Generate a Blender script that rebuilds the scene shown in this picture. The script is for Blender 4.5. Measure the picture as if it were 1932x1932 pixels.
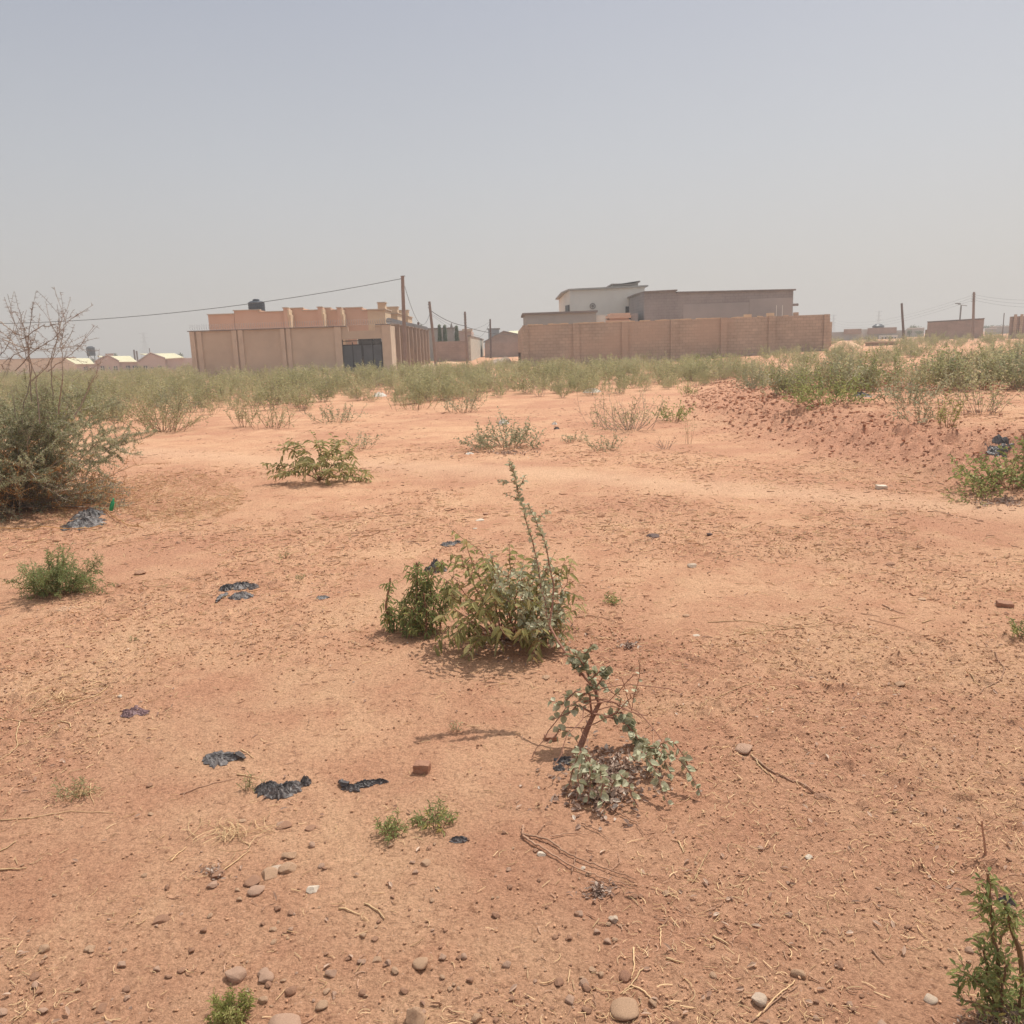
import bpy, math, random
import numpy as np
from math import radians as R, sin, cos, pi
from mathutils import Vector, Matrix

sc = bpy.context.scene
C = sc.collection
for o in list(bpy.data.objects):
    bpy.data.objects.remove(o)

# ------------------------------------------------------------------ camera
F = 1560.0; HALF = 966.0            # focal length and half width, in units of a 1932 px wide picture
PITCH = R(11.38); ROLL = R(1.9); EYE = 1.6
fw = np.array([0, cos(PITCH), -sin(PITCH)])
r0 = np.array([1.0, 0, 0]); u0 = np.array([0, sin(PITCH), cos(PITCH)])
UP = cos(ROLL) * u0 + sin(ROLL) * r0
RT = cos(ROLL) * r0 - sin(ROLL) * u0
cam = bpy.data.objects.new('camera', bpy.data.cameras.new('camera')); C.objects.link(cam)
cam.data.sensor_width = 36; cam.data.lens = 36 * F / (2 * HALF)
cam.data.clip_start = 0.05; cam.data.clip_end = 9000
cam.matrix_world = Matrix(((RT[0], UP[0], -fw[0], 0), (RT[1], UP[1], -fw[1], 0), (RT[2], UP[2], -fw[2], EYE), (0, 0, 0, 1)))
sc.camera = cam
HAZE = 0.0017
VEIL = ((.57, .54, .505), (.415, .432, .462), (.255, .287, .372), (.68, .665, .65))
SHEAR = None

# ------------------------------------------------------------------ light
SUN_EL = R(60); SUN_AZ = R(42)       # azimuth measured from +Y towards +X
w = bpy.data.worlds.new('World'); sc.world = w; w.use_nodes = True
nt = w.node_tree; bg = nt.nodes['Background']
sky = nt.nodes.new('ShaderNodeTexSky'); sky.sky_type = 'NISHITA'; sky.sun_disc = False
sky.sun_elevation = SUN_EL; sky.sun_rotation = SUN_AZ
sky.air_density = 1.0; sky.dust_density = 6.0; sky.ozone_density = 1.0; sky.altitude = 200
hs = nt.nodes.new('ShaderNodeHueSaturation'); hs.inputs['Saturation'].default_value = 0.55
nt.links.new(sky.outputs[0], hs.inputs['Color'])
# thick pale dust veil in the air, thicker and paler towards the horizon; overhead, out of view, brightened to add fill light
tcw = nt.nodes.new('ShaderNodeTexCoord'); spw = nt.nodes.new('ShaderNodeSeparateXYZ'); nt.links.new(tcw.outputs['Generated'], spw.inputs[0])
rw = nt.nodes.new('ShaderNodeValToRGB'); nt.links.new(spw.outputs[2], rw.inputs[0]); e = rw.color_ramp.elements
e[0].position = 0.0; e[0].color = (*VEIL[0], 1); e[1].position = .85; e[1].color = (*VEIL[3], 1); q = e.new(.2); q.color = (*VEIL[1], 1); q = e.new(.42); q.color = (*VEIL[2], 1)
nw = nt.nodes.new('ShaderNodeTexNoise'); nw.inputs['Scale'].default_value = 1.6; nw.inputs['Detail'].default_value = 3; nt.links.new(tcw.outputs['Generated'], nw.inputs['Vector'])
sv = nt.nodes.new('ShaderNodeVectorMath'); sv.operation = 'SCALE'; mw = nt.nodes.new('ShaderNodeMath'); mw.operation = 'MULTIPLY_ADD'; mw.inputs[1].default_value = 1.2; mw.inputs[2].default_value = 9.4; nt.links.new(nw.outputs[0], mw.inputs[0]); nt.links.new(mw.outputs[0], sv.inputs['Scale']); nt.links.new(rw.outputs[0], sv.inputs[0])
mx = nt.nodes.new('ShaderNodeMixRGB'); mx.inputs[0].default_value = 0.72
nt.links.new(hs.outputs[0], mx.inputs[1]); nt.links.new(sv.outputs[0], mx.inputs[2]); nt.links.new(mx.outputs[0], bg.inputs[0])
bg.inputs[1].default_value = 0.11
sl = bpy.data.lights.new('sun', 'SUN'); sl.energy = 3.6; sl.angle = R(0.5); sl.color = (1.0, 0.95, 0.87)
so = bpy.data.objects.new('sun', sl); C.objects.link(so)
sd = Vector((sin(SUN_AZ) * cos(SUN_EL), cos(SUN_AZ) * cos(SUN_EL), sin(SUN_EL)))
so.rotation_euler = sd.to_track_quat('Z', 'Y').to_euler(); so.location = (0, 0, 60)
sc.view_settings.view_transform = 'Standard'; sc.view_settings.look = 'None'
sc.view_settings.gamma = 1; sc.view_settings.exposure = 0.22
try:
    sc.cycles.volume_bounces = 0
except Exception: pass
sc.cycles.max_bounces = 6; sc.cycles.transparent_max_bounces = 6

# ------------------------------------------------------------------ numpy noise
def _h(ix, iy, s):
    n = (ix.astype(np.int64) * 374761393 + iy.astype(np.int64) * 668265263 + s * 1442695041) & 0xffffffff
    n = ((n ^ (n >> 13)) * 1274126177) & 0xffffffff
    return ((n ^ (n >> 16)) & 0xffff) / 65535.0
def vn(x, y, s=0):
    x = np.asarray(x, float); y = np.asarray(y, float)
    ix = np.floor(x); iy = np.floor(y); fx = x - ix; fy = y - iy
    fx = fx * fx * (3 - 2 * fx); fy = fy * fy * (3 - 2 * fy)
    a = _h(ix, iy, s); b = _h(ix + 1, iy, s); c = _h(ix, iy + 1, s); d = _h(ix + 1, iy + 1, s)
    return (a + (b - a) * fx) * (1 - fy) + (c + (d - c) * fx) * fy
def fbm(x, y, o=3, s=0):
    t = 0; a = .5; m = 0
    for i in range(o):
        t = t + a * vn(x * 2 ** i + 17.3 * i, y * 2 ** i - 9.1 * i, s + i); m += a; a *= .5
    return t / m - .5
def ss(x):
    x = np.clip(x, 0, 1); return x * x * (3 - 2 * x)
EDGE_Y = [4, 6.0, 7.5, 9, 11, 16, 22, 30, 45]
EDGE_X = [9, 6.4, 5.1, 4.3, 3.9, 3.75, 4.2, 6.5, 12]
def terrace(x, y):
    e = np.interp(y, EDGE_Y, EDGE_X) + 0.5 * fbm(x * .9, y * .5, 2, 5)
    return ss((x - e + .3) / 2.6) * (0.15 + .85 * (1 - ss((y - 15) / 10))) * ss((y - 3) / 3)
def H(x, y):
    x = np.asarray(x, float); y = np.asarray(y, float)
    z = 0.45 * ss((x - 10) / 16) * ss((y - 22) / 50) - 1.25 * ss((-x - 14) / 25) * ss((y - 64) / 90)
    z = z + 0.45 * terrace(x, y) + fbm(x * .22, y * .22, 3, 11) * .10 * ss((np.hypot(x, y) - 2) / 12)
    z = z + fbm(x * .9, y * .9, 2, 31) * .035
    return z
def fine(X, Y):
    """loose crumbly patches, clods and small scuffs in the real surface"""
    RR = np.hypot(X, Y); T = track(X, Y); TE = terrace(X, Y); rim = np.clip(4 * TE * (1 - TE), 0, 1)
    patch = ss((fbm(X * .8, Y * .8, 3, 51) + .10) / .22); near = 1 - ss((RR - 14) / 14)
    d1 = np.abs(fbm(X * 9, Y * 9, 3, 61)); d2 = fbm(X * 26, Y * 26, 2, 71); cl = np.clip(fbm(X * 16, Y * 16, 2, 81) - .12, 0, 1)
    Z = near * (1 - .7 * T) * (d1 * .012 + d2 * .009 * (.4 + patch) + fbm(X * 55, Y * 55, 2, 75) * .006 * ss((6 - RR) / 3) + cl * .09 * patch)
    return Z + rim * (1 - ss((RR - 24) / 20)) * ((1 - np.abs(fbm(X * 2.6, Y * 3.4, 4, 91)) * 4) * .07 + np.clip(fbm(X * 6, Y * 7, 3, 95) - .02, 0, 1) * .36 + fbm(X * 16, Y * 16, 2, 97) * .07 + d2 * .03)
def HS(x, y):
    x = np.asarray(x, float); y = np.asarray(y, float); return H(x, y) + fine(x, y)
def track(x, y):
    tx = np.array([-12, -7, -3.2, 0, 2.6, 5.0, 9]); ty = np.array([19.0, 14.6, 12.2, 10.4, 8.6, 6.9, 5.0])
    yc = np.interp(x, tx, ty)
    return np.exp(-((y - yc - .35 * fbm(x * .7, y * .3, 2, 8)) / (.40 + .02 * yc)) ** 2)
def hz(x, y): return float(H(x, y))

def ray(px, py):
    d = fw + RT * ((px - HALF) / F) + UP * ((HALF - py) / F)
    return d
def at(px, py, Y):
    d = ray(px, py); t = Y / d[1]
    return np.array([d[0] * t, Y, EYE + d[2] * t])
def G(px, py):
    """the point of the ground seen at a pixel of the photograph"""
    d = ray(px, py); ts = np.geomspace(1.2, 160, 900)
    zz = EYE + d[2] * ts; hh = H(d[0] * ts, d[1] * ts)
    k = np.argmax(zz < hh)
    if zz[k] >= hh[k]: k = len(ts) - 1
    a, b = ts[max(k - 1, 0)], ts[k]
    for _ in range(18):
        m = (a + b) / 2
        if EYE + d[2] * m < hz(d[0] * m, d[1] * m): b = m
        else: a = m
    return np.array([d[0] * b, d[1] * b, float(HS(d[0] * b, d[1] * b))])
def pxm(px, py, dist):                # metres per picture pixel at a distance
    return dist / F

# ------------------------------------------------------------------ scene graph helpers
def tag(o, label=None, cat=None, group=None, kind=None):
    if label: o['label'] = label
    if cat: o['category'] = cat
    if group: o['group'] = group
    if kind: o['kind'] = kind
    return o
def thing(name, label, cat, loc=(0, 0, 0), group=None):
    o = bpy.data.objects.new(name, None); C.objects.link(o); o.location = Vector([float(v) for v in loc])
    o.empty_display_size = .1
    return tag(o, label, cat, group)
def copy_thing(root, loc, rz=0.0, scale=1.0, label=None, group=None, sz=1.0):
    r = root.copy(); C.objects.link(r); r.location = Vector([float(v) for v in loc])
    r.rotation_euler = (0, 0, rz); r.scale = (scale, scale, scale * sz)
    if label: r['label'] = label
    if group: r['group'] = group
    for ch in root.children:
        c = ch.copy(); C.objects.link(c); c.parent = r
        for g in ch.children:
            d = g.copy(); C.objects.link(d); d.parent = c
    return r

class MB:
    """collects vertices, faces and a per-vertex random value; build() links ONE mesh object"""
    def __init__(s): s.v = []; s.f4 = []; s.f3 = []; s.r = []; s.n = 0
    def add(s, V, F4=None, F3=None, r=None):
        V = np.asarray(V, float).reshape(-1, 3); k = len(V)
        s.v.append(V)
        if F4 is not None and len(F4): s.f4.append(np.asarray(F4, int).reshape(-1, 4) + s.n)
        if F3 is not None and len(F3): s.f3.append(np.asarray(F3, int).reshape(-1, 3) + s.n)
        s.r.append(np.full(k, random.random()) if r is None else np.broadcast_to(np.asarray(r, float), (k,)).copy())
        s.n += k
    def box(s, a, b, r=None, rz=0.0, c=None):
        x0, y0, z0 = a; x1, y1, z1 = b
        V = np.array([[x0, y0, z0], [x1, y0, z0], [x1, y1, z0], [x0, y1, z0], [x0, y0, z1], [x1, y0, z1], [x1, y1, z1], [x0, y1, z1]], float)
        if rz:
            cc = np.array(c if c is not None else [(x0 + x1) / 2, (y0 + y1) / 2, 0]); V[:, :2] -= cc[:2]
            V[:, :2] = V[:, :2] @ np.array([[cos(rz), sin(rz)], [-sin(rz), cos(rz)]]); V[:, :2] += cc[:2]
        s.add(V, [[0, 3, 2, 1], [4, 5, 6, 7], [0, 1, 5, 4], [1, 2, 6, 5], [2, 3, 7, 6], [3, 0, 4, 7]], r=r)
    def bar(s, p, q, th, z0, z1, r=None):
        """upright slab standing on the line p-q in plan, th thick"""
        p = np.array(p[:2], float); q = np.array(q[:2], float); d = q - p; L = np.linalg.norm(d); n = np.array([-d[1], d[0]]) / L * th / 2
        P = [p - n, q - n, q + n, p + n]
        z0a, z0b = (z0 if hasattr(z0, '__len__') else (z0, z0)); z1a, z1b = (z1 if hasattr(z1, '__len__') else (z1, z1))
        V = [[*P[0], z0a], [*P[1], z0b], [*P[2], z0b], [*P[3], z0a], [*P[0], z1a], [*P[1], z1b], [*P[2], z1b], [*P[3], z1a]]
        s.add(V, [[0, 3, 2, 1], [4, 5, 6, 7], [0, 1, 5, 4], [1, 2, 6, 5], [2, 3, 7, 6], [3, 0, 4, 7]], r=r)
    def prism(s, poly, y0, y1, r=None):
        """outline in x-z, extruded in depth"""
        n = len(poly); V = [[x, y0, z] for x, z in poly] + [[x, y1, z] for x, z in poly]
        q = [[i, (i + 1) % n, (i + 1) % n + n, i + n] for i in range(n)]
        t = []
        for i in range(1, n - 1): t += [[0, i, i + 1], [n, n + i + 1, n + i]]
        s.add(V, q, t, r=r)
    def tube(s, path, rad, sides=5, r=None, cap=True):
        P = np.asarray(path, float); n = len(P); rad = np.broadcast_to(np.asarray(rad, float), (n,))
        T = np.gradient(P, axis=0); T /= np.linalg.norm(T, axis=1)[:, None] + 1e-9
        ref = np.array([0.31, .2, .93]) if abs(T[:, 2]).mean() < .8 else np.array([1.0, .13, 0])
        A = np.cross(T, ref); A /= np.linalg.norm(A, axis=1)[:, None] + 1e-9; B = np.cross(T, A)
        an = np.arange(sides) * 2 * pi / sides
        V = P[:, None] + rad[:, None, None] * (np.cos(an)[None, :, None] * A[:, None] + np.sin(an)[None, :, None] * B[:, None])
        i = np.arange(n - 1)[:, None] * sides; j = np.arange(sides)[None]; k = (j + 1) % sides
        Q = np.stack([i + j, i + k, i + k + sides, i + j + sides], -1).reshape(-1, 4)
        t = []
        if cap:
            for b, o in ((0, 1), ((n - 1) * sides, -1)):
                for m in range(1, sides - 1): t.append([b, b + m + 1, b + m] if o == 1 else [b, b + m, b + m + 1])
        s.add(V.reshape(-1, 3), Q, t, r=r)
    def leaves(s, pos, d, n, L, W, fold=.25, r=None, droop=0.0):
        """folded six-cornered leaves, two quads each, all at once"""
        pos = np.asarray(pos, float); k = len(pos)
        if k == 0: return
        d = d / (np.linalg.norm(d, axis=1)[:, None] + 1e-9)
        S = np.cross(d, n); S /= np.linalg.norm(S, axis=1)[:, None] + 1e-9; N = np.cross(S, d)
        L = np.broadcast_to(L, (k,))[:, None]; W = np.broadcast_to(W, (k,))[:, None]
        T = pos + d * L - np.array([0, 0, 1.0]) * L * droop
        f = N * W * fold
        V = np.stack([pos, pos + d * L * .3 + S * W * .5 + f, pos + d * L * .68 + S * W * .4 + f - np.array([0, 0, .4]) * L * droop, T,
                      pos + d * L * .68 - S * W * .4 + f - np.array([0, 0, .4]) * L * droop, pos + d * L * .3 - S * W * .5 + f], 1).reshape(-1, 3)
        b = np.arange(k)[:, None] * 6
        Q = np.concatenate([b + np.array([[0, 1, 2, 3]]), b + np.array([[0, 3, 4, 5]])])
        rr = np.random.RandomState(k).rand(k) if r is None else np.broadcast_to(r, (k,))
        s.add(V, Q, r=np.repeat(rr, 6))
    def stamp(s, TV, F4, F3, pos, rot, sc_, r=None):
        """copies of one small template at many places: rot (k,3,3), sc_ (k,) or (k,3)"""
        k = len(pos); m = len(TV); sc_ = np.asarray(sc_, float)
        if sc_.ndim == 1: sc_ = np.repeat(sc_[:, None], 3, 1)
        V = np.einsum('kij,kmj->kmi', rot, TV[None] * sc_[:, None]) + np.asarray(pos)[:, None]
        b = (np.arange(k) * m)[:, None, None]
        q = None if F4 is None or not len(F4) else (np.asarray(F4)[None] + b).reshape(-1, 4)
        t = None if F3 is None or not len(F3) else (np.asarray(F3)[None] + b).reshape(-1, 3)
        rr = np.random.RandomState(k + 1).rand(k) if r is None else r
        s.add(V.reshape(-1, 3), q, t, r=np.repeat(rr, m))
    def mesh(s, name, mat, smooth=False, origin=(0, 0, 0)):
        me = bpy.data.meshes.new(name)
        V = np.concatenate(s.v)
        if SHEAR: V[:, 0] += (V[:, 1] - SHEAR[0]) * SHEAR[1]      # walls of a far building set askew, end-on to the road
        V = V - np.asarray(origin, float)
        q = np.concatenate(s.f4) if s.f4 else np.zeros((0, 4), int); t = np.concatenate(s.f3) if s.f3 else np.zeros((0, 3), int)
        me.vertices.add(len(V)); me.vertices.foreach_set('co', V.astype(np.float32).ravel())
        nl = len(q) * 4 + len(t) * 3; me.loops.add(nl)
        me.loops.foreach_set('vertex_index', np.concatenate([q.ravel(), t.ravel()]).astype(np.int32))
        me.polygons.add(len(q) + len(t))
        tot = np.concatenate([np.full(len(q), 4), np.full(len(t), 3)]).astype(np.int32)
        st = np.concatenate([[0], np.cumsum(tot)[:-1]]).astype(np.int32)
        me.polygons.foreach_set('loop_start', st); me.polygons.foreach_set('loop_total', tot)
        me.polygons.foreach_set('use_smooth', np.full(len(tot), bool(smooth)))
        a = me.attributes.new('rnd', 'FLOAT', 'POINT'); a.data.foreach_set('value', np.concatenate(s.r).astype(np.float32))
        me.update(calc_edges=True); me.validate()
        me.materials.append(mat)
        return me
    def build(s, name, mat, parent=None, origin=None, smooth=False, kind=None, label=None):
        if origin is None: origin = tuple(parent_world(parent)) if parent is not None else (0, 0, 0)
        o = bpy.data.objects.new(name, s.mesh(name, mat, smooth, origin)); C.objects.link(o)
        if parent is not None: o.parent = parent
        else: o.location = Vector([float(v) for v in origin])
        if kind: o['kind'] = kind
        if label: o['label'] = label
        return o
def parent_world(p):
    v = Vector((0, 0, 0))
    while p is not None: v = v + p.location; p = p.parent
    return v

# ------------------------------------------------------------------ materials
def ramp(nt, fac, stops):
    r = nt.nodes.new('ShaderNodeValToRGB'); e = r.color_ramp.elements
    e[0].position = stops[0][0]; e[0].color = (*stops[0][1], 1); e[1].position = stops[-1][0]; e[1].color = (*stops[-1][1], 1)
    for p, c in stops[1:-1]: q = e.new(p); q.color = (*c, 1)
    nt.links.new(fac, r.inputs[0]); return r.outputs[0]
def noise(nt, vec, scale, detail=4, rough=.6, dist=0.0):
    n = nt.nodes.new('ShaderNodeTexNoise'); n.inputs['Scale'].default_value = scale; n.inputs['Detail'].default_value = detail
    n.inputs['Roughness'].default_value = rough; n.inputs['Distortion'].default_value = dist
    nt.links.new(vec, n.inputs['Vector']); return n.outputs[0]
def mixc(nt, fac, a, b, mode='MIX'):
    m = nt.nodes.new('ShaderNodeMixRGB'); m.blend_type = mode
    for i, v in ((0, fac), (1, a), (2, b)):
        if isinstance(v, (float, int)): m.inputs[i].default_value = v if i == 0 else (v, v, v, 1)
        elif isinstance(v, tuple): m.inputs[i].default_value = (*v, 1)
        else: nt.links.new(v, m.inputs[i])
    return m.outputs[0]
def new_mat(name, rough=.9, spec=.25):
    m = bpy.data.materials.new(name); m.use_nodes = True; nt = m.node_tree; b = nt.nodes['Principled BSDF']
    b.inputs['Roughness'].default_value = rough; b.inputs['Specular IOR Level'].default_value = spec
    tc = nt.nodes.new('ShaderNodeTexCoord')
    return m, nt, b, tc
def bump(nt, b, h, strength=.5, dist=.01):
    n = nt.nodes.new('ShaderNodeBump'); n.inputs['Strength'].default_value = strength; n.inputs['Distance'].default_value = dist
    nt.links.new(h, n.inputs['Height']); nt.links.new(n.outputs[0], b.inputs['Normal'])
def plain(name, c1, c2, scale=3, rough=.9, spec=.2, bs=.3, bd=.01, bscale=40, attr=0.0):
    m, nt, b, tc = new_mat(name, rough, spec)
    v = tc.outputs['Object']
    c = mixc(nt, ramp(nt, noise(nt, v, scale, 5), [(.35, (0, 0, 0)), (.68, (1, 1, 1))]), c1, c2)
    if attr:
        a = nt.nodes.new('ShaderNodeAttribute'); a.attribute_name = 'rnd'
        g = ramp(nt, a.outputs['Fac'], [(0, (1 - attr,) * 3), (1, (1 + attr,) * 3)])
        c = mixc(nt, 1.0, c, g, 'MULTIPLY')
    nt.links.new(c, b.inputs['Base Color'])
    if bs: bump(nt, b, noise(nt, v, bscale, 4), bs, bd)
    return m
def leafm(name, stops, transl=.25, rough=.6, spec=.3):
    m, nt, b, tc = new_mat(name, rough, spec)
    a = nt.nodes.new('ShaderNodeAttribute'); a.attribute_name = 'rnd'
    c = ramp(nt, a.outputs['Fac'], stops)
    nt.links.new(c, b.inputs['Base Color'])
    t = nt.nodes.new('ShaderNodeBsdfTranslucent'); nt.links.new(c, t.inputs[0])
    x = nt.nodes.new('ShaderNodeMixShader'); x.inputs[0].default_value = transl
    nt.links.new(b.outputs[0], x.inputs[1]); nt.links.new(t.outputs[0], x.inputs[2])
    nt.links.new(x.outputs[0], nt.nodes['Material Output'].inputs[0])
    return m
def blockm(name, base, alt, mortar, bw=.45, bh=.225, msize=.012, stain=None, bs=.5, axis='x', rough=.95, varamt=.5):
    """masonry of hollow blocks: brick pattern on the wall face, in metres"""
    m, nt, b, tc = new_mat(name, rough, .15)
    sp = nt.nodes.new('ShaderNodeSeparateXYZ'); nt.links.new(tc.outputs['Object'], sp.inputs[0])
    ad = nt.nodes.new('ShaderNodeMath'); ad.operation = 'ADD'
    nt.links.new(sp.outputs[0], ad.inputs[0]); nt.links.new(sp.outputs[1], ad.inputs[1])
    cb = nt.nodes.new('ShaderNodeCombineXYZ'); nt.links.new(ad.outputs[0], cb.inputs[0]); nt.links.new(sp.outputs[2], cb.inputs[1])
    br = nt.nodes.new('ShaderNodeTexBrick'); nt.links.new(cb.outputs[0], br.inputs['Vector'])
    br.inputs['Scale'].default_value = 1; br.inputs['Brick Width'].default_value = bw; br.inputs['Row Height'].default_value = bh
    br.inputs['Mortar Size'].default_value = msize; br.inputs['Mortar Smooth'].default_value = .3; br.inputs['Bias'].default_value = 0
    br.inputs['Color1'].default_value = (*base, 1); br.inputs['Color2'].default_value = (*alt, 1); br.inputs['Mortar'].default_value = (*mortar, 1)
    n = noise(nt, tc.outputs['Object'], .5, 6, .7)
    g = ramp(nt, n, [(.3, (1 - varamt * .5,) * 3), (.7, (1 + varamt * .25,) * 3)])
    c = mixc(nt, 1.0, br.outputs[0], g, 'MULTIPLY')
    if stain:
        c = mixc(nt, ramp(nt, noise(nt, tc.outputs['Object'], .23, 5, .6), [(.48, (0, 0, 0)), (.62, (.7, .7, .7))]), c, stain)
    nt.links.new(c, b.inputs['Base Color'])
    bump(nt, b, br.outputs[1], bs, .012); b.inputs['Normal'].links[0].from_node.invert = True
    return m

# =================================================================== MATERIALS
def soil_mat():
    m, nt, b, tc = new_mat('soil', .95, .1)
    v = tc.outputs['Object']
    big = noise(nt, v, .35, 5, .6); mid = noise(nt, v, 2.4, 6, .65, .4); fine = noise(nt, v, 42, 7, .8)
    red = (.53, .28, .172); tan = (.64, .382, .235); dust = (.68, .45, .295)
    c = mixc(nt, ramp(nt, mid, [(.36, (0, 0, 0)), (.64, (1, 1, 1))]), red, tan)
    c = mixc(nt, ramp(nt, big, [(.44, (0, 0, 0)), (.6, (.75, .75, .75))]), c, (.48, .245, .155))
    c = mixc(nt, ramp(nt, noise(nt, v, .8, 4, .6, .6), [(.5, (0, 0, 0)), (.64, (.5, .5, .5))]), c, (.66, .42, .255))
    a = nt.nodes.new('ShaderNodeAttribute'); a.attribute_name = 'track'
    mm = nt.nodes.new('ShaderNodeMath'); mm.operation = 'MULTIPLY'; mm.inputs[1].default_value = .5
    nt.links.new(a.outputs['Fac'], mm.inputs[0]); c = mixc(nt, mm.outputs[0], c, dust)
    g = nt.nodes.new('ShaderNodeAttribute'); g.attribute_name = 'rough'
    mm2 = nt.nodes.new('ShaderNodeMath'); mm2.operation = 'MULTIPLY'; mm2.inputs[1].default_value = .75
    nt.links.new(g.outputs['Fac'], mm2.inputs[0]); c = mixc(nt, mm2.outputs[0], c, (.53, .275, .18))
    c = mixc(nt, 1.0, c, ramp(nt, fine, [(.35, (.55, .51, .49)), (.45, (1, 1, 1)), (.66, (1.14, 1.15, 1.16))]), 'MULTIPLY')
    for scl, lim, col, k in ((34, .13, (.22, .11, .075), .6), (90, .17, (.26, .13, .085), .55), (60, .12, (.74, .55, .42), .6), (15, .07, (.24, .12, .08), .5)):
        vo = nt.nodes.new('ShaderNodeTexVoronoi'); vo.inputs['Scale'].default_value = scl; mp = nt.nodes.new('ShaderNodeMapping'); mp.inputs['Scale'].default_value = (.55, 1.25, 1); mp.inputs['Location'].default_value = (scl, 3, 0)
        mp.inputs['Rotation'].default_value = (0, 0, scl * .01)
        nt.links.new(v, mp.inputs[0]); nt.links.new(mp.outputs[0], vo.inputs['Vector'])
        c = mixc(nt, ramp(nt, vo.outputs['Distance'], [(lim * .5, (k, k, k)), (lim, (0, 0, 0))]), c, col)
    c = mixc(nt, 1.0, c, ramp(nt, noise(nt, v, 110, 3, .7), [(.38, (.80, .78, .76)), (.6, (1.1, 1.1, 1.1))]), 'MULTIPLY')
    nt.links.new(c, b.inputs['Base Color'])
    h1 = noise(nt, v, 45, 8, .75); h2 = noise(nt, v, 9, 5, .6)
    ad = nt.nodes.new('ShaderNodeMath'); ad.operation = 'MULTIPLY_ADD'; ad.inputs[1].default_value = .7
    nt.links.new(h2, ad.inputs[0]); nt.links.new(h1, ad.inputs[2])
    bump(nt, b, ad.outputs[0], 1.0, .021)
    return m
M = {}
M['soil'] = soil_mat()
M['render'] = plain('cement_render', (.50, .40, .31), (.60, .485, .375), .45, bs=.3, bscale=6)
M['pilaster'] = plain('pilaster_render', (.53, .425, .335), (.62, .50, .39), 1.2, bs=.3, bscale=6)
M['block'] = blockm('mud_block', (.48, .37, .285), (.55, .43, .335), (.35, .27, .21), stain=(.50, .36, .27))
M['greyblock'] = blockm('grey_block', (.33, .30, .29), (.36, .325, .315), (.24, .22, .215), bw=.45, bh=.23, stain=(.38, .345, .33))
M['greyrender'] = plain('grey_render', (.37, .37, .35), (.43, .42, .395), .6)
M['butt'] = plain('shaded_buttress_render', (.30, .22, .175), (.36, .265, .21), 1)  # render darkened so the colour itself carries the shade of the buttress fronts
M['white'] = plain('white_render', (.70, .68, .62), (.78, .76, .69), .4)
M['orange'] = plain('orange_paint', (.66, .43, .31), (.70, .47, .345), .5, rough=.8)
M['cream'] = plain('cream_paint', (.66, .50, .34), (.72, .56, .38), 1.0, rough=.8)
M['pale'] = plain('pale_concrete', (.52, .42, .32), (.60, .49, .38), .8)
M['pink'] = plain('pink_plaster', (.52, .39, .33), (.58, .44, .37), .5)
M['brownwall'] = blockm('brown_block', (.38, .285, .24), (.42, .315, .265), (.32, .24, .20))
M['cap'] = plain('cap_concrete', (.22, .19, .175), (.28, .24, .22), 2)
M['sheet'] = plain('cream_roof_sheet', (.72, .66, .43), (.78, .72, .48), .3, rough=.5, bs=0)
M['whitesheet'] = plain('white_roof_sheet', (.72, .74, .76), (.8, .8, .8), .3, rough=.5, bs=0)
M['gate'] = plain('grey_gate_paint', (.10, .11, .125), (.13, .14, .155), 1.5, rough=.5, bs=0)
M['dark'] = plain('dark_opening', (.02, .02, .024), (.035, .035, .04), 2, rough=.4, bs=0)
M['glass'] = plain('window_glass', (.03, .035, .045), (.05, .055, .065), 2, rough=.12, spec=.6, bs=0)
M['tank'] = plain('black_tank_plastic', (.035, .045, .06), (.05, .06, .08), 2, rough=.45, bs=0)
M['wood'] = plain('weathered_pole_wood', (.26, .19, .16), (.34, .25, .21), 3, bs=.4)
M['darkpole'] = plain('dark_pole_wood', (.13, .09, .08), (.17, .12, .105), 3, bs=.4)
M['wire'] = plain('wire', (.09, .09, .095), (.12, .12, .12), 3, rough=.6, bs=0)
M['steel'] = plain('galvanised_steel', (.30, .30, .31), (.38, .38, .39), 3, rough=.5, bs=0)
M['streaked'] = plain('streaked_render', (.36, .34, .28), (.60, .56, .48), 1.8)
M['plastic'] = plain('dusty_black_plastic', (.05, .045, .045), (.19, .165, .155), 10, rough=.45, spec=.45, bs=.6, bd=.01, bscale=60)
M['purple_plastic'] = plain('faded_plastic', (.20, .12, .12), (.26, .17, .17), 9, rough=.5, bs=.4, bscale=50)
M['white_plastic'] = plain('white_plastic', (.70, .65, .57), (.78, .73, .65), 8, rough=.7, bs=.3)
M['green_plastic'] = plain('green_plastic', (.03, .30, .12), (.05, .40, .17), 8, rough=.4, bs=0)
M['brick'] = plain('clay_brick', (.33, .17, .11), (.40, .22, .145), 20, bs=.6, bscale=90)
M['st_tan'] = plain('tan_stone', (.55, .345, .22), (.66, .43, .28), 14, bs=.7, bscale=60)
M['st_red'] = plain('red_stone', (.42, .225, .145), (.53, .31, .20), 16, bs=.7, bscale=60)
M['st_mauve'] = plain('mauve_stone', (.46, .285, .20), (.55, .36, .255), 14, bs=.6, bscale=60)
M['st_white'] = plain('white_stone', (.62, .51, .40), (.72, .61, .49), 20, bs=.5, bscale=60)
M['st_grey'] = plain('grey_stone', (.50, .375, .28), (.60, .47, .36), 18, bs=.5, bscale=60)
M['gravel'] = plain('gravel', (.40, .215, .13), (.58, .35, .21), 8, bs=.4, bscale=80, attr=.28)
M['clod'] = plain('soil_clod', (.48, .25, .165), (.60, .35, .22), 6, bs=.4, bscale=60, attr=.2)
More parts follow.
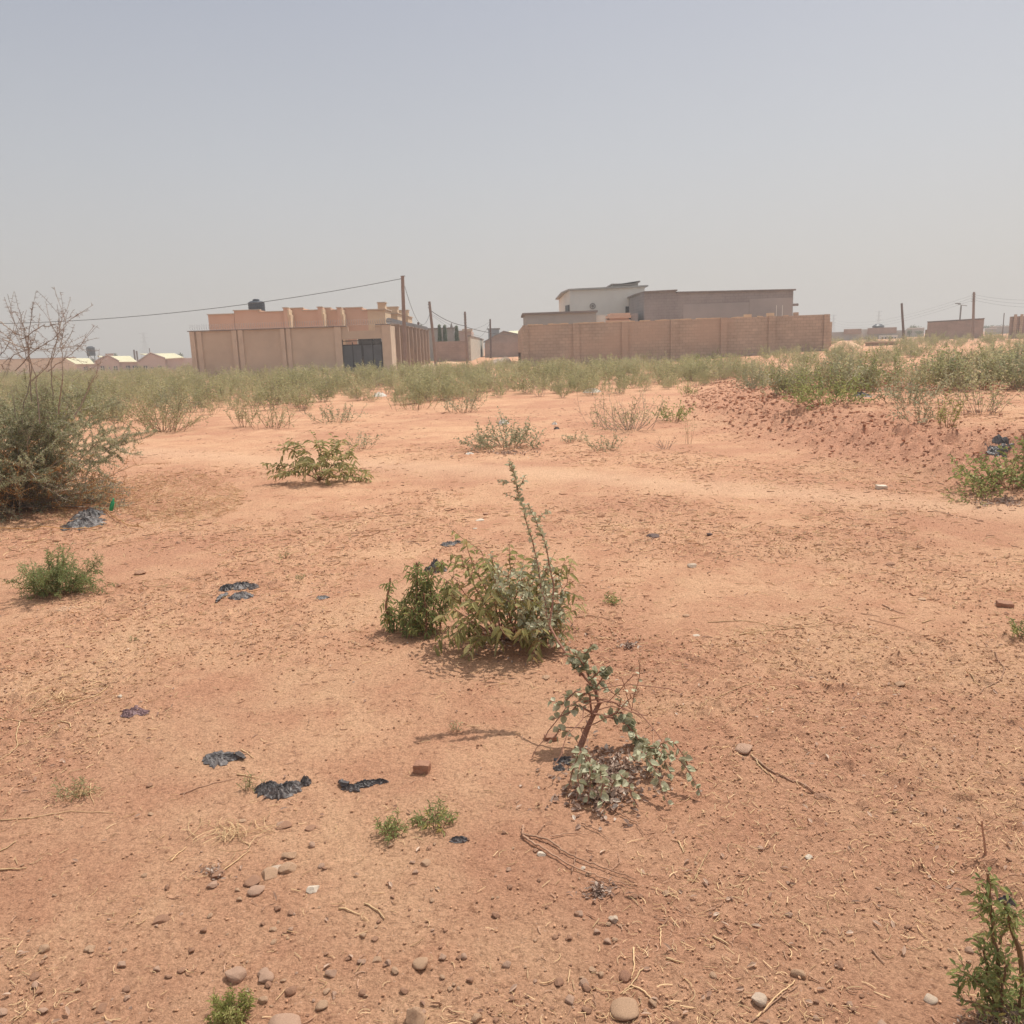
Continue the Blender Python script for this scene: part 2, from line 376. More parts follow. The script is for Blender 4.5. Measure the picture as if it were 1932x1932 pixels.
M['straw'] = plain('dry_straw', (.52, .34, .18), (.64, .45, .26), 10, rough=.8, bs=0, attr=.3)
M['twig'] = plain('dry_twig', (.36, .20, .13), (.48, .30, .20), 12, bs=.4, attr=.2)
M['stem'] = plain('green_brown_stem', (.20, .12, .07), (.26, .17, .09), 10, bs=.2, attr=.2)
M['redstem'] = plain('reddish_bark', (.30, .15, .10), (.38, .20, .14), 18, bs=.5, bscale=80)
M['thorn'] = plain('thorn_twig_bark', (.28, .22, .18), (.40, .33, .27), 10, bs=0, attr=.3)
M['thorn_dry'] = plain('orange_dry_thorn', (.42, .22, .09), (.52, .31, .14), 10, bs=0, attr=.3)
M['lf_thorn'] = leafm('grey_green_leaf', [(0, (.25, .255, .135)), (.5, (.40, .405, .23)), (1, (.54, .53, .34))], .4)
M['lf_fine'] = leafm('bright_green_leaf', [(0, (.20, .25, .09)), (.6, (.30, .36, .15)), (1, (.43, .47, .23))], .4)
M['lf_broad'] = leafm('olive_leaf', [(0, (.24, .22, .09)), (.45, (.38, .36, .145)), (.8, (.50, .47, .24)), (1, (.52, .38, .17))], .45, .6, .3)
M['lf_neem'] = leafm('neem_leaf', [(0, (.20, .24, .09)), (.6, (.34, .38, .15)), (.93, (.47, .48, .20)), (1, (.55, .45, .15))], .4, .55, .3)
M['lf_euc'] = leafm('grey_round_leaf', [(0, (.33, .33, .20)), (.6, (.50, .49, .32)), (1, (.60, .58, .41))], .25, .6, .3)
M['lf_weed'] = leafm('weed_leaf', [(0, (.28, .275, .13)), (.5, (.44, .43, .225)), (.85, (.56, .525, .31)), (1, (.64, .50, .33))], .45)
M['lf_weedgreen'] = leafm('green_weed_leaf', [(0, (.20, .23, .08)), (.6, (.33, .37, .13)), (1, (.46, .47, .20))], .4)
M['lf_blue'] = leafm('bluish_weed_leaf', [(0, (.26, .27, .155)), (.6, (.40, .41, .25)), (1, (.54, .53, .37))], .35)
M['lf_yellow'] = leafm('yellow_green_leaf', [(0, (.26, .27, .08)), (.6, (.38, .39, .13)), (1, (.50, .48, .20))], .4)
M['lf_dry'] = leafm('dead_leaf', [(0, (.28, .16, .11)), (.5, (.43, .28, .20)), (.85, (.54, .38, .28)), (1, (.64, .50, .39))], .1, .8)
M['lf_dead'] = leafm('dead_grey_leaf', [(0, (.24, .15, .11)), (.45, (.38, .26, .20)), (.85, (.52, .40, .32)), (1, (.66, .56, .47))], .1, .9)
M['lf_tree'] = leafm('dark_tree_leaf', [(0, (0.087, 0.116, 0.051)), (.6, (0.131, 0.167, 0.080)), (1, (0.217, 0.246, 0.131))], .2)
M['sand'] = plain('orange_sand', (.58, .36, .22), (.66, .44, .28), 2, bs=.6, bscale=5)
M['rubble'] = plain('pale_rubble', (.40, .31, .235), (.50, .41, .33), 3, bs=.6, bscale=5)

# =================================================================== GROUND
def ground():
    th_f = np.arange(-42, 42.001, .125); th_c = np.arange(42 + 4, 360 - 42 - .01, 4.0)
    th = np.radians(np.concatenate([th_f, th_c]))
    rs = [.25]
    while rs[-1] < 2450:
        r = rs[-1]; k = 1.03 if r < 1.45 else 1.0038 if r < 8 else 1.0062 if r < 20 else 1.02
        rs.append(r * k)
    rs = np.array(rs); nr = len(rs); na = len(th)
    X = rs[:, None] * np.sin(th)[None]; Y = rs[:, None] * np.cos(th)[None]
    Z = H(X, Y); RR = np.hypot(X, Y); T = track(X, Y); TE = terrace(X, Y)
    rim = np.clip(4 * TE * (1 - TE), 0, 1)
    patch = ss((fbm(X * .8, Y * .8, 3, 51) + .10) / .22); near = 1 - ss((RR - 14) / 14)
    Z = Z + fine(X, Y)
    V = np.stack([X, Y, Z], -1).reshape(-1, 3)
    mb = MB(); i = np.arange(nr - 1)[:, None] * na; j = np.arange(na)[None]; k = (j + 1) % na
    Q = np.stack([i + j, i + j + na, i + k + na, i + k], -1).reshape(-1, 4)
    V = np.concatenate([V, [[0, 0, Z[0].mean()]]]); c = nr * na
    jj = np.arange(na); tri = np.stack([jj, (jj + 1) % na, np.full(na, c)], -1)
    mb.add(V, Q, tri, r=0.5)
    o = mb.build('ground', M['soil'], smooth=True, origin=(0, 0, 0), kind='structure')
    for nm, arr in (('track', T), ('rough', np.clip(rim * 1.2 * (1 - ss((RR - 24) / 20)) + .10 * patch * near, 0, 1))):
        a = o.data.attributes.new(nm, 'FLOAT', 'POINT'); a.data.foreach_set('value', np.append(arr.ravel(), 0).astype(np.float32))
ground()

# =================================================================== BUILDINGS
HW = 652                               # helper names: B(px,py,Y) -> x,z
def XZ(px, py, Y): p = at(px, py, Y); return float(p[0]), float(p[2])
def gz(x, y): return hz(x, y)

# ---- rendered compound wall, left, with its gate
YL = 61.5
xl, _ = XZ(364, 690, YL); xr, _ = XZ(739, 660, YL)
zt = 3.32
cw = thing('compound_wall', 'grey brown rendered compound wall with a dark gate and razor wire on top', 'wall', (xl, YL, gz(xl, YL)))
gx0, _ = XZ(645, 660, YL); gx1, _ = XZ(722, 660, YL)
def wallz(x): return gz(x, YL) - .4
mb = MB()
mb.box((xl, YL, -.5), (gx0, YL + .22, zt))
mb.box((gx1, YL, -.5), (xr, YL + .22, zt + .02))
# lintel over the gate, its middle cut lower so the top steps down
mb.box((gx0, YL + .01, 2.42), (gx1, YL + .21, 3.0)); mb.box((gx0, YL + .015, 3.0), (gx0 + .55, YL + .205, zt)); mb.box((gx1 - .45, YL + .015, 3.0), (gx1, YL + .205, zt))
# right hand side wall, running back
SX, SY1 = xr, 90.0
mb.box((xl, YL + .22, -.5), (xl + .22, SY1, zt - .02)); mb.box((xl + .22, SY1 - .22, -.5), (SX - .22, SY1, zt - .02))
mb.build('wall_body', M['render'], cw)
mb = MB(); mb.box((SX - .22, YL + .223, -.5), (SX, SY1, zt - .02)); mb.build('side_wall', M['pale'], cw)
mb = MB()
for px, hwid in ((366, .17), (379, .17), (445, .17), (457, .17), (536, .15), (547, .15), (640, .24)):
    x, _ = XZ(px, 660, YL); mb.box((x - hwid, YL - .13, -.5), (x + hwid, YL + .05, zt + .01))
x, _ = XZ(732, 660, YL); mb.box((x - .35, YL - .13, -.5), (xr + .003, YL + .05, zt + .05))
mb.build('pilasters', M['pilaster'], cw)
mb = MB()
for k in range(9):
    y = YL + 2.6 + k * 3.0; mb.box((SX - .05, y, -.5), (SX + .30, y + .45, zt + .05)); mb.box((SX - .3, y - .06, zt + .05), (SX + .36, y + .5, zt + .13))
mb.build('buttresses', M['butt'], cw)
mb = MB(); mb.box((xl - .1, YL - .16, zt + .012), (gx0 + .45, YL + .3, zt + .07)); mb.box((gx1 - .4, YL - .16, zt + .052), (xr + .06, YL + .3, zt + .11))
mb.build('coping', M['cap'], cw)
mb = MB()
t = np.linspace(0, 1, 2200); L = gx0 - xl + 3.7; nturn = L / .17
mb.tube(np.stack([xl + t * L, YL + .1 + .2 * np.cos(t * nturn * 2 * pi), zt + .3 + .2 * np.sin(t * nturn * 2 * pi)], 1), .008, 3)
t = np.linspace(0, 1, 2200); L = SY1 - YL; nturn = L / .24
mb.tube(np.stack([SX - .1 + .2 * np.cos(t * nturn * 2 * pi), YL + t * L, zt + .32 + .2 * np.sin(t * nturn * 2 * pi)], 1), .02, 3)
mb.build('razor_wire', M['steel'], cw)
# gate leaves
gm = (gx0 + gx1) / 2
for a, b in ((gx0 + .03, gm - .012), (gm + .012, gx1 - .03)):
    g = MB(); g.box((a, YL + .08, .08), (b, YL + .12, 2.0)); 
    for xx in np.arange(a + .02, b - .05, .17): g.box((xx, YL + .062, .1), (xx + .05, YL + .08, 1.98))
    leaf = g.build('gate_leaf', M['gate'], cw)
    g = MB()
    g.box((a, YL + .05, 1.98), (b, YL + .13, 2.05)); g.box((a, YL + .05, .04), (b, YL + .13, .1))
    for xx in (a, (a + b) / 2, b - .06): g.box((xx, YL + .055, .1), (xx + .06, YL + .125, 2.2 if xx != a else 2.42))
    g.box((a, YL + .06, 2.28), (b, YL + .12, 2.33))
    g.build('gate_frame', M['dark'], leaf)
# concrete apron in front
ap = MB(); ap.box((gx0 - 3, YL - 1.6, -.3), (xr + 1.2, YL - .14, .10)); ap.box((SX + .7, YL - .1, -.3), (SX + 1.6, 88, .07))
tag(ap.build('driveway', M['pale']), None, None, None, 'structure')

# ---- orange house with stepped parapet behind the left wall
YH = 69.0
oh = thing('parapet_house', 'flat roofed orange house with stepped parapet and cream trim, standing inside the rendered compound wall', 'house', (XZ(500, 640, YH)[0], YH, 0))
def RG2(X, Y): return (500 + X * .31056) / 1.5404, (750 + Y * .31056) / 1.5404
def RG3(X, Y): return (1000 + X * .31056) / 1.5404, (750 + Y * .31056) / 1.5404
body = MB(); caps = MB(); trim = MB()
def seg(X0, X1, top, Y, fun=RG2, back=8.0):
    px0, py = fun(X0, top); px1, _ = fun(X1, top); x0, z0 = XZ(px0, py, Y); x1, z1 = XZ(px1, py, Y); z = (z0 + z1) / 2 - .02
    body.box((x0, Y, -.3), (x1, Y + back, z)); caps.box((x0 - .06, Y - .09, z), (x1 + .06, Y + .35, z + .075)); return x0, x1, z
seg(335, 577, 528, YH, back=9.0); seg(577, 817, 490, YH + .02, back=7); seg(817, 1050, 503, YH - .01, back=6)
def corner(X0, X1, X2, top, Y, fun=RG2):
    px0, py = fun(X0, top); px1, _ = fun(X1, top); px2, _ = fun(X2, top); x0, z = XZ(px0, py, Y); x1, _ = XZ(px1, py, Y); x2, _ = XZ(px2, py, Y)
    body.box((x0, Y - .25, 3.2), (x1, Y + 2.5, z)); caps.box((x0 - .06, Y - .33, z), (x1 + .06, Y + .3, z + .08))
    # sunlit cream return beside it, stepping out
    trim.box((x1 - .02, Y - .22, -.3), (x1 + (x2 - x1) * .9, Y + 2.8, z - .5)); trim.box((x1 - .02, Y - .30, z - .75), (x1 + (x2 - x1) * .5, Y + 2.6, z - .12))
corner(1047, 1085, 1112, 472, YH - .1); seg(1110, 1222, 470, YH + .9, back=6); seg(1222, 1372, 490, YH + .88, back=6)
corner(1367, 1405, 1425, 465, YH + .8); seg(1424, 1480, 468, YH + 1.8, back=5); seg(1480, 1550, 488, YH + 1.78, back=5)
corner(1547, 1582, 1606, 470, YH + 1.7); seg(1604, 1776, 466, YH + 2.7, back=6); seg(1776, 1912, 488, YH + 2.68, back=8)
x0, _ = XZ(*RG3(352, 480), YH + 2.68); 
hx0 = XZ(*RG2(1912, 488), YH + 2.68)[0]; hx1, hz1 = XZ(*RG3(352, 490), YH + 2.68)
body.box((hx0 - .01, YH + 2.685, -.3), (hx1, YH + 16, hz1))
body.build('house_wall', M['orange'], oh)
caps.box((hx0, YH + 2.6, hz1), (hx1 + .05, YH + 3, hz1 + .08))
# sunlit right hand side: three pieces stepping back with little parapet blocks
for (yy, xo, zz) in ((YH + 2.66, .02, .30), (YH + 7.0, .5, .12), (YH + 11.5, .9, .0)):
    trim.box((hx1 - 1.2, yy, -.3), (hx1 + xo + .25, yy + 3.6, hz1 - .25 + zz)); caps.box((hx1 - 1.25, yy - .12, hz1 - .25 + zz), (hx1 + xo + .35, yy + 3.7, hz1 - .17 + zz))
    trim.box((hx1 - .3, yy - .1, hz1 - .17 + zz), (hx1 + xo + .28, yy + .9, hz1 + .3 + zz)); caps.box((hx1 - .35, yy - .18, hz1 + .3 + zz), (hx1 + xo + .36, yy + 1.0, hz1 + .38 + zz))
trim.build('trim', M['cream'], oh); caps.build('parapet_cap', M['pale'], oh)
# windows seen through the gap over the gate
for k, px in enumerate((683, 697, 712)):
    wx, wz = XZ(px, 640, YH + 2.6); f = MB(); f.box((wx - .42, YH + 2.60, 1.0), (wx + .42, YH + 2.675, 2.75)); wi = f.build('window', M['white'], oh)
    g = MB(); g.box((wx - .32, YH + 2.575, 1.1), (wx + .32, YH + 2.597, 2.6)); g.build('pane', M['glass'], wi)
# water tank on the roof
tx, tz0 = XZ(*RG2(745, 478), YH + 3); tx0, _ = XZ(*RG2(668, 478), YH + 3); tr = tx - tx0; _, tz1 = XZ(*RG2(745, 412), YH + 3)
wt = thing('water_tank', 'black cylindrical plastic water tank with a low dome lid on the orange house roof', 'water tank', (tx, YH + 4.5, tz0 - .6))
def lathe(mb, cx, cy, prof, n=28):
    P = np.array(prof); an = np.arange(n) * 2 * pi / n
    V = np.stack([cx + P[:, 0, None] * np.cos(an), cy + P[:, 0, None] * np.sin(an), np.repeat(P[:, 1, None], n, 1)], -1)
    i = np.arange(len(P) - 1)[:, None] * n; j = np.arange(n)[None]; k = (j + 1) % n
    mb.add(V.reshape(-1, 3), np.stack([i + j, i + k, i + k + n, i + j + n], -1).reshape(-1, 4))
m = MB(); pr = [(.01, tz0 - .6)]
zz = np.linspace(tz0 - .6, tz1, 12)
for k, z in enumerate(zz): pr += [(tr, z), (tr * (1.02 if k % 2 else .985), z + .02)]
pr += [(tr * .75, tz1 + .14), (tr * .45, tz1 + .18), (.01, tz1 + .18)]
lathe(m, tx, YH + 4.5, pr); m.build('tank_body', M['tank'], wt)
m = MB(); lathe(m, tx, YH + 4.5, [(tr * .42, tz1 + .16), (tr * .42, tz1 + .27), (tr * .3, tz1 + .33), (.01, tz1 + .34)]); m.build('lid', M['tank'], wt)
ppx, ppz = XZ(*RG2(838, 408), YH + 4); m = MB()
m.tube([(ppx, YH + 4.5, tz0 - .5), (ppx - .02, YH + 4.5, ppz), (ppx - .45, YH + 4.5, ppz + .02)], .035, 6)
m.build('pipe', M['wire'], wt)

# ---- long low pink building with cream sheet roofs, far left
YP = 168.0
def RG1(X, Y): return X * .23517, 486.9 + Y * .23517
SHEAR = (YP, -.46)
pk = thing('gabled_building', 'long low pink building with cream roofs beyond the scrub', 'building', (XZ(200, 690, YP)[0], YP, -1.2))
def P1(X, Y, d=0): return XZ(*RG1(X, Y), YP + d)
wl = MB()
xa, za = P1(612, 852); xb, zb = P1(762, 850); wl.box((xa, YP, -2.2), (xb, YP + 6, (za + zb) / 2))
for (a, l, p, pt, rr, rt) in ((760, 830, 862, 782, 955, 832), (1100, 835, 1205, 765, 1322, 808)):
    q = [P1(a, l), P1(p, pt), P1(rr, rt)]
    wl.prism([(q[0][0], -2.2), (q[2][0], -2.2), q[2], q[1], q[0]], YP - .6, YP + 9)
xa, za = P1(955, 835); xb, zb = P1(1102, 832); wl.box((xa, YP + .1, -2.2), (xb, YP + 6, (za + zb) / 2))
xa, za = P1(1322, 812); xb, zb = P1(1500, 800); wl.box((xa, YP + .1, -2.2), (xb + 6, YP + 6, (za + zb) / 2))
wl.build('wall', M['pink'], pk)
def roofq(mb, pts, th=.12):
    V = np.array(pts, float); V2 = V - [0, 0, th]; mb.add(np.concatenate([V, V2]), [[0, 1, 2, 3], [7, 6, 5, 4], [0, 4, 5, 1], [1, 5, 6, 2], [2, 6, 7, 3], [3, 7, 4, 0]])
for (e0, e1, r0_, r1) in (((610, 850), (760, 850), (612, 800), (805, 800)), ((955, 833), (1100, 832), (868, 782), (1135, 782)), ((1322, 808), (1475, 798), (1212, 764), (1490, 760))):
    m = MB(); a = P1(*e0); b = P1(*e1); c = P1(*r1, 5); d = P1(*r0_, 5)
    roofq(m, [(a[0], YP - .3, a[1] + .03), (b[0], YP - .3, b[1] + .03), (c[0], YP + 5, c[1]), (d[0], YP + 5, d[1])])
    m.build('roof', M['sheet'], pk)
for (a, b, c) in (((760, 832), (862, 779), (957, 830)), ((1100, 835), (1205, 762), (1324, 806))):
    p = P1(*a); q = P1(*b); r = P1(*c); m = MB(); m.tube([(p[0], YP - .75, p[1] + .05), (q[0], YP - .75, q[1] + .05), (r[0], YP - .75, r[1] + .05)], .16, 4); m.build('fascia', M['brownwall'], pk)
for X, hh in ((675, 22), (810, 30), (860, 14), (915, 28), (1015, 36), (1068, 34), (1102, 26), (1155, 34), (1210, 16), (1270, 34)):
    x, z = P1(X, 884, -.7); s = .36 if hh > 20 else .18; hh *= .27
    m = MB(); m.box((x - s, YP - .68 if X not in (675, 1015, 1068) else YP - .1, z - hh * .055), (x + s, YP - .5 if X not in (675, 1015, 1068) else YP + .15, z + hh * .05))
    wi = m.build('window', M['dark'], pk)
    g = MB(); y0 = YP - .74 if X not in (675, 1015, 1068) else YP - .16
    g.box((x - .04, y0, z - hh * .055), (x + .04, y0 + .05, z + hh * .05)); g.box((x - s, y0 + .002, z - .03), (x - .04, y0 + .048, z + .03)); g.box((x + .04, y0 + .002, z - .03), (x + s, y0 + .048, z + .03)); g.build('window_frame', M['white'], wi)
SHEAR = None
# tan walls further left
def simple(name, label, cat, px0, px1, pyt, Y, mat, depth=6, capm=None, z0=-2.5, wins=(), tl=0, pyt1=None):
    global SHEAR
    x0, z1 = XZ(px0, pyt, Y); x1, z2 = XZ(px1, pyt1 if pyt1 else pyt, Y); z = (z1 + z2) / 2; SHEAR = (Y, (x0 + x1) / 2 / Y)
    r = thing(name, label, cat, (x0, Y, gz(x0, Y)))
    m = MB(); m.box((x0, Y, z0), (x1, Y + depth, z)); m.build('wall', mat, r)
    if capm: m = MB(); m.box((x0 - .15, Y - .12, z), (x1 + .15, Y + depth + .1, z + .12)); m.build('coping' if cat == 'wall' else 'roof', capm, r)
    for (a, b, c, d) in wins:
        xa, za = XZ(a, b, Y - .05); xb, zb = XZ(c, d, Y - .05); m = MB(); m.box((xa, Y - .04, zb), (xb, Y + .02, za)); m.build('window', M['dark'], r)
    return r
simple('low_wall_building', 'tan walled low building behind the thorn bush at the left edge of the photo', 'building', -40, 143, 679, 185, M['cream'], 10, M['brownwall'], pyt1=676)
simple('flat_roofed_house', 'small pink flat roofed block rising between the left cream roofs', 'house', 199, 214, 668, 200, M['pink'], 8, M['brownwall'])
tk = thing('water_tank', 'tiny dark tank on a stand left of the pink gabled building', 'water tank', (XZ(134, 680, 190)[0], 190, -1))
m = MB(); lathe(m, XZ(134, 680, 190)[0], 190, [(.01, 2.4), (1.0, 2.4), (1.0, 4.2), (.5, 4.5), (.01, 4.5)]); m.build('tank_body', M['tank'], tk)
m = MB(); x = XZ(134, 680, 190)[0]
for a in (-.7, .7):
    for b in (-.7, .7): m.tube([(x + a, 190 + b, -2), (x + a, 190 + b, 2.4)], .08, 4)
m.build('stand', M['wire'], tk)

SHEAR = None
# ---- right block wall
YR = 63.0
def RG4(X, Y): return (1480 + X * .26915) / 1.5404, (780 + Y * .26915) / 1.5404
def RG5(X, Y): return (1900 + X * .28986) / 1.5404, (780 + Y * .28986) / 1.5404
xa, za = XZ(985.5, 613, YR); xb, zb = XZ(1565, 591.6, YR)
bw = thing('block_wall', 'long unrendered tan block wall with block pilasters and a ragged pale mortar top, right of centre', 'wall', (xa, YR, gz(xa, YR)))
m = MB(); npan = 60; xs = np.linspace(xa, xb, npan + 1); rng = np.random.RandomState(4)
zt2 = za + (zb - za) * (xs - xa) / (xb - xa)
m.bar((xa, YR + .1), (xb, YR + .1), .22, -.5, (za - .05, zb - .05))
m.box((xb - .22, YR + .21, -.4), (xb, YR + 26, zb - .35)); m.box((xa, YR + .21, -.5), (xa + .22, YR + 24, za - .1))
m.build('wall_body', M['block'], bw)
m = MB()
for k, px in enumerate((991, 1087, 1179, 1271, 1365, 1455, 1559)):
    x, _ = XZ(px, 640, YR); z = za + (zb - za) * (x - xa) / (xb - xa)
    m.box((x - .25 if k else xa - .004, YR - .14, -.5), (x + .25 if k < 6 else xb + .004, YR + .0, z - .04 + (.0 if k not in (4, 5) else .02)))
m.build('pilasters', M['block'], bw)
m = MB()
for k in range(npan):
    if rng.rand() < .72 and k < 52: m.bar((xs[k], YR + .1), (xs[k + 1], YR + .1), .25, (zt2[k] - .052, zt2[k + 1] - .052), (zt2[k] - .02 + rng.rand() * .05, zt2[k + 1] - .02 + rng.rand() * .05))
for X, hgt in ((945, .16), (1172, .2)):
    x, _ = XZ(*RG5(X, 460), YR); z = za + (zb - za) * (x - xa) / (xb - xa); m.box((x - .27, YR - .02, z - .045), (x + .27, YR + .235, z + hgt))
m.build('mortar_top', M['cream'], bw)
m = MB(); x, _ = XZ(*RG5(1430, 450), YR); m.box((x - .17, YR + .0, zb - .1), (x + .17, YR + .24, zb + .17)); x, _ = XZ(*RG5(1774, 600), YR + 3); m.box((x - .45, YR + 3, -.3), (x + .1, YR + 3.4, 2.6)); 
x2, _ = XZ(*RG5(1768, 500), YR + 3); m.box((x2 - .2, YR + 3.02, 2.6), (x2 + .02, YR + 3.3, 2.9)); m.build('stub_pillar', M['block'], bw)

# ---- white house behind
YW = 80.0
def P4(X, Y, Yd): return XZ(*RG4(X, Y), Yd)
wh = thing('white_house', 'tall plain white flat roofed house with two round vents behind the block wall', 'house', (P4(1000, 500, YW)[0], YW, 0))
a, zA = P4(652, 240, YW); b, zB = P4(1462, 200, YW); zr = (zA + zB) / 2; l, zl = P4(597, 285, YW + 2.2)
V = [(l, YW + 2.2), (a, YW), (b, YW), (b, YW + 11), (l, YW + 11)]
m = MB(); n = 5; zt_ = [zl + .1, zA, zB, zB, zl]
VV = [[p[0], p[1], -.3] for p in V] + [[p[0], p[1], z] for p, z in zip(V, zt_)]
m.add(VV, [[i, (i + 1) % n, (i + 1) % n + n, i + n] for i in range(n)], [[5, 6, 7], [5, 7, 8], [5, 8, 9]])
m.build('house_wall', M['white'], wh)
m = MB(); V2 = [(l - .35, YW + 2.0), (a - .1, YW - .25), (b + .3, YW - .25), (b + .3, YW + 11.3), (l - .35, YW + 11.3)]
VV = [[p[0], p[1], z + .01] for p, z in zip(V2, zt_)] + [[p[0], p[1], z + .15] for p, z in zip(V2, zt_)]
m.add(VV, [[i, (i + 1) % n, (i + 1) % n + n, i + n] for i in range(n)], [[5, 6, 7], [5, 7, 8], [5, 8, 9], [0, 2, 1], [0, 3, 2], [0, 4, 3]])
m.build('roof_edge', M['greyrender'], wh)
x0, z0 = P4(1255, 480, YW); x1, z1 = P4(1320, 410, YW)
m = MB(); m.box((x0, YW - .06, z0), (x1, YW + .05, z1)); wi = m.build('window', M['dark'], wh); m = MB(); m.box((x0 + .16, YW - .085, z0 + .14), (x1 - .16, YW - .062, z1 - .14)); m.build('pane', M['glass'], wi)
def ring(mb, x, z, y, r, r2, n=24):
    an = np.linspace(0, 2 * pi, n + 1); mb.tube(np.stack([x + r * np.cos(an), np.full(n + 1, y), z + r * np.sin(an)], 1), r2, 5, cap=False)
for X, Y, rr in ((900, 408, .24), (1350, 350, .15)):
    x, z = P4(X, Y, YW); m = MB(); ring(m, x, z, YW - .03, rr, .05); vv = m.build('round_vent', M['cap'], wh)
    m = MB(); an = np.linspace(0, 2 * pi, 20, endpoint=False); m.add(np.concatenate([[[x, YW - .02, z]], np.stack([x + rr * .55 * np.cos(an), np.full(20, YW - .02), z + rr * .55 * np.sin(an)], 1)]), None, [[0, i + 1, (i + 1) % 20 + 1] for i in range(20)]); m.build('vent_core', M['cap'], vv)
x0, z0 = P4(620, 475, YW + 1.2); x1, z1 = P4(650, 400, YW + 1.2)
m = MB(); m.bar((l + (a - l) * .30 - .05, YW + 2.2 * .70 - .05), (l + (a - l) * .92 - .05, YW + 2.2 * .08 - .05), .12, z0 - 1.5, z1); m.build('window', M['dark'], wh)
x0, z0 = P4(1115, 205, YW + 2); x1, z1 = P4(1392, 180, YW + 2)
m = MB(); m.box((x0, YW + 2, zr - .1), (x1, YW + 6, z0 + .30)); m.build('roof_room', M['greyrender'], wh)
m = MB(); q0 = P4(1100, 182, YW + 2); q1 = P4(1340, 178, YW + 2); q2 = P4(1407, 152, YW + 2)
m.prism([(q0[0], q0[1] - .02), (q1[0], q1[1] - .02), (q2[0], q2[1]), (q2[0], q2[1] + .14), (q1[0], q1[1] + .12), (q0[0], q0[1] + .12)], YW + 1.6, YW + 6.3); m.build('roof_slab', M['cap'], wh)

# ---- low grey parapet house in front of the white one
YG = 70.0
gh = thing('low_house', 'low grey flat roofed house whose parapet shows over the left end of the block wall', 'house', (P4(400, 560, YG)[0], YG, 0))
a, z1 = P4(168, 502, YG); b, z2 = P4(938, 474, YG); c, z3 = P4(1038, 503, YG + .5)
m = MB(); m.prism([(a, -.3), (b, -.3), (b, z2), (a, z1)], YG, YG + 7); m.build('house_wall', M['greyrender'], gh)
m = MB(); m.box((b + .003, YG + .4, -.3), (c, YG + 6, z3)); m.build('side_wall', M['white'], gh)
m = MB(); m.prism([(a - .2, z1 + .003), (b + .12, z2 + .003), (b + .12, z2 + .15), (a - .2, z1 + .15)], YG - .2, YG + 7.2); m.build('parapet_cap', M['cap'], gh)
# ---- stepped terracotta parapet
sp_ = thing('stepped_parapet', 'pale terracotta stepped parapet of mouldings between the white house and the grey block building', 'parapet', (P4(1180, 540, YG + 2)[0], YG + 2, 0))
m = MB()
for (X0, X1, Yt, Yb, o) in ((1045, 1310, 560, 600, 0), (1085, 1295, 532, 560, .12), (1040, 1315, 515, 532, -.1), (1090, 1308, 486, 513, .1)):
    x0, zt_0 = P4(X0, Yt, YG + 2); x1, zb_0 = P4(X1, Yb, YG + 2); m.box((x0, YG + 2 + o, -.3 if Yt == 560 else zb_0 - .0), (x1, YG + 4, zt_0 - .004))
m.build('mouldings', M['orange'], sp_)
m = MB(); x0, z0 = P4(1312, 487, YG + 2.2); x1, z1 = P4(1392, 560, YG + 2.2); m.box((x0, YG + 2.2, -.2), (x1, YG + 5, z0)); m.build('dark_panel', M['greyblock'], sp_)
# ---- grey block building
YB = 72.0
gb = thing('grey_block_building', 'long unfinished grey block building with a stepped flat top behind the tan block wall', 'building', (P4(1700, 400, YB)[0], YB, 0))
a, zc = P4(1458, 263, YB); s_, _ = P4(1802, 245, YB); _, zs = P4(1802, 245, YB); _, zs2 = P4(1806, 268, YB); e, ze = XZ(*RG5(1400, 222), YB); l, zl = P4(1380, 295, YB + 3.0)
m = MB(); m.prism([(a, -.3), (e, -.3), (e, ze), (s_, zs2), (s_, zs), (a, zc)], YB, YB + 12)
V = [[l, YB + 3, -.3], [a - .003, YB + .003, -.3], [a - .003, YB + 9, -.3], [l, YB + 9, -.3], [l, YB + 3, zl + .05], [a - .003, YB + .003, zc], [a - .003, YB + 9, zc], [l, YB + 9, zl + .05]]
m.add(V, [[0, 3, 2, 1], [4, 5, 6, 7], [0, 1, 5, 4], [1, 2, 6, 5], [2, 3, 7, 6], [3, 0, 4, 7]])
m.build('wall_body', M['greyblock'], gb)
m = MB(); m.prism([(a, zc + .003), (s_ + .08, zs + .003), (s_ + .08, zs + .12), (a, zc + .12)], YB - .14, YB + 12.1); m.prism([(s_ + .083, zs2 + .003), (e + .18, ze + .003), (e + .18, ze + .12), (s_ + .083, zs2 + .12)], YB - .14, YB + 12.1)
V = [[l - .15, YB + 2.9, zl + .053], [a - .005, YB - .14, zc + .003], [a - .005, YB + 9, zc + .003], [l - .15, YB + 9, zl + .053]]; V = V + [[p[0], p[1], p[2] + .12] for p in V]
m.add(V, [[0, 3, 2, 1], [4, 5, 6, 7], [0, 1, 5, 4], [1, 2, 6, 5], [2, 3, 7, 6], [3, 0, 4, 7]]); m.build('coping', M['cap'], gb)
m = MB(); x0, z0 = XZ(*RG5(960, 305), YB); x1, _ = XZ(*RG5(1392, 300), YB); m.box((x0, YB - .025, .4), (x1, YB, z0))
x0, z0 = P4(1880, 362, YB); x1, z1 = XZ(*RG5(955, 340), YB); m.box((x0, YB - .022, .4), (x1 - .003, YB, z1)); m.build('plaster_patch', M['greyrender2'] if 'greyrender2' in M else plain('grey_plaster', (.37, .34, .325), (.44, .405, .385), .35), gb)
m = MB(); x0, z0 = XZ(*RG5(1400, 360), YB); m.tube([(x0 - .1, YB + 1, z0), (x0 + .75, YB + 1, z0)], .11, 8); m.build('drain_spout', M['cap'], gb)
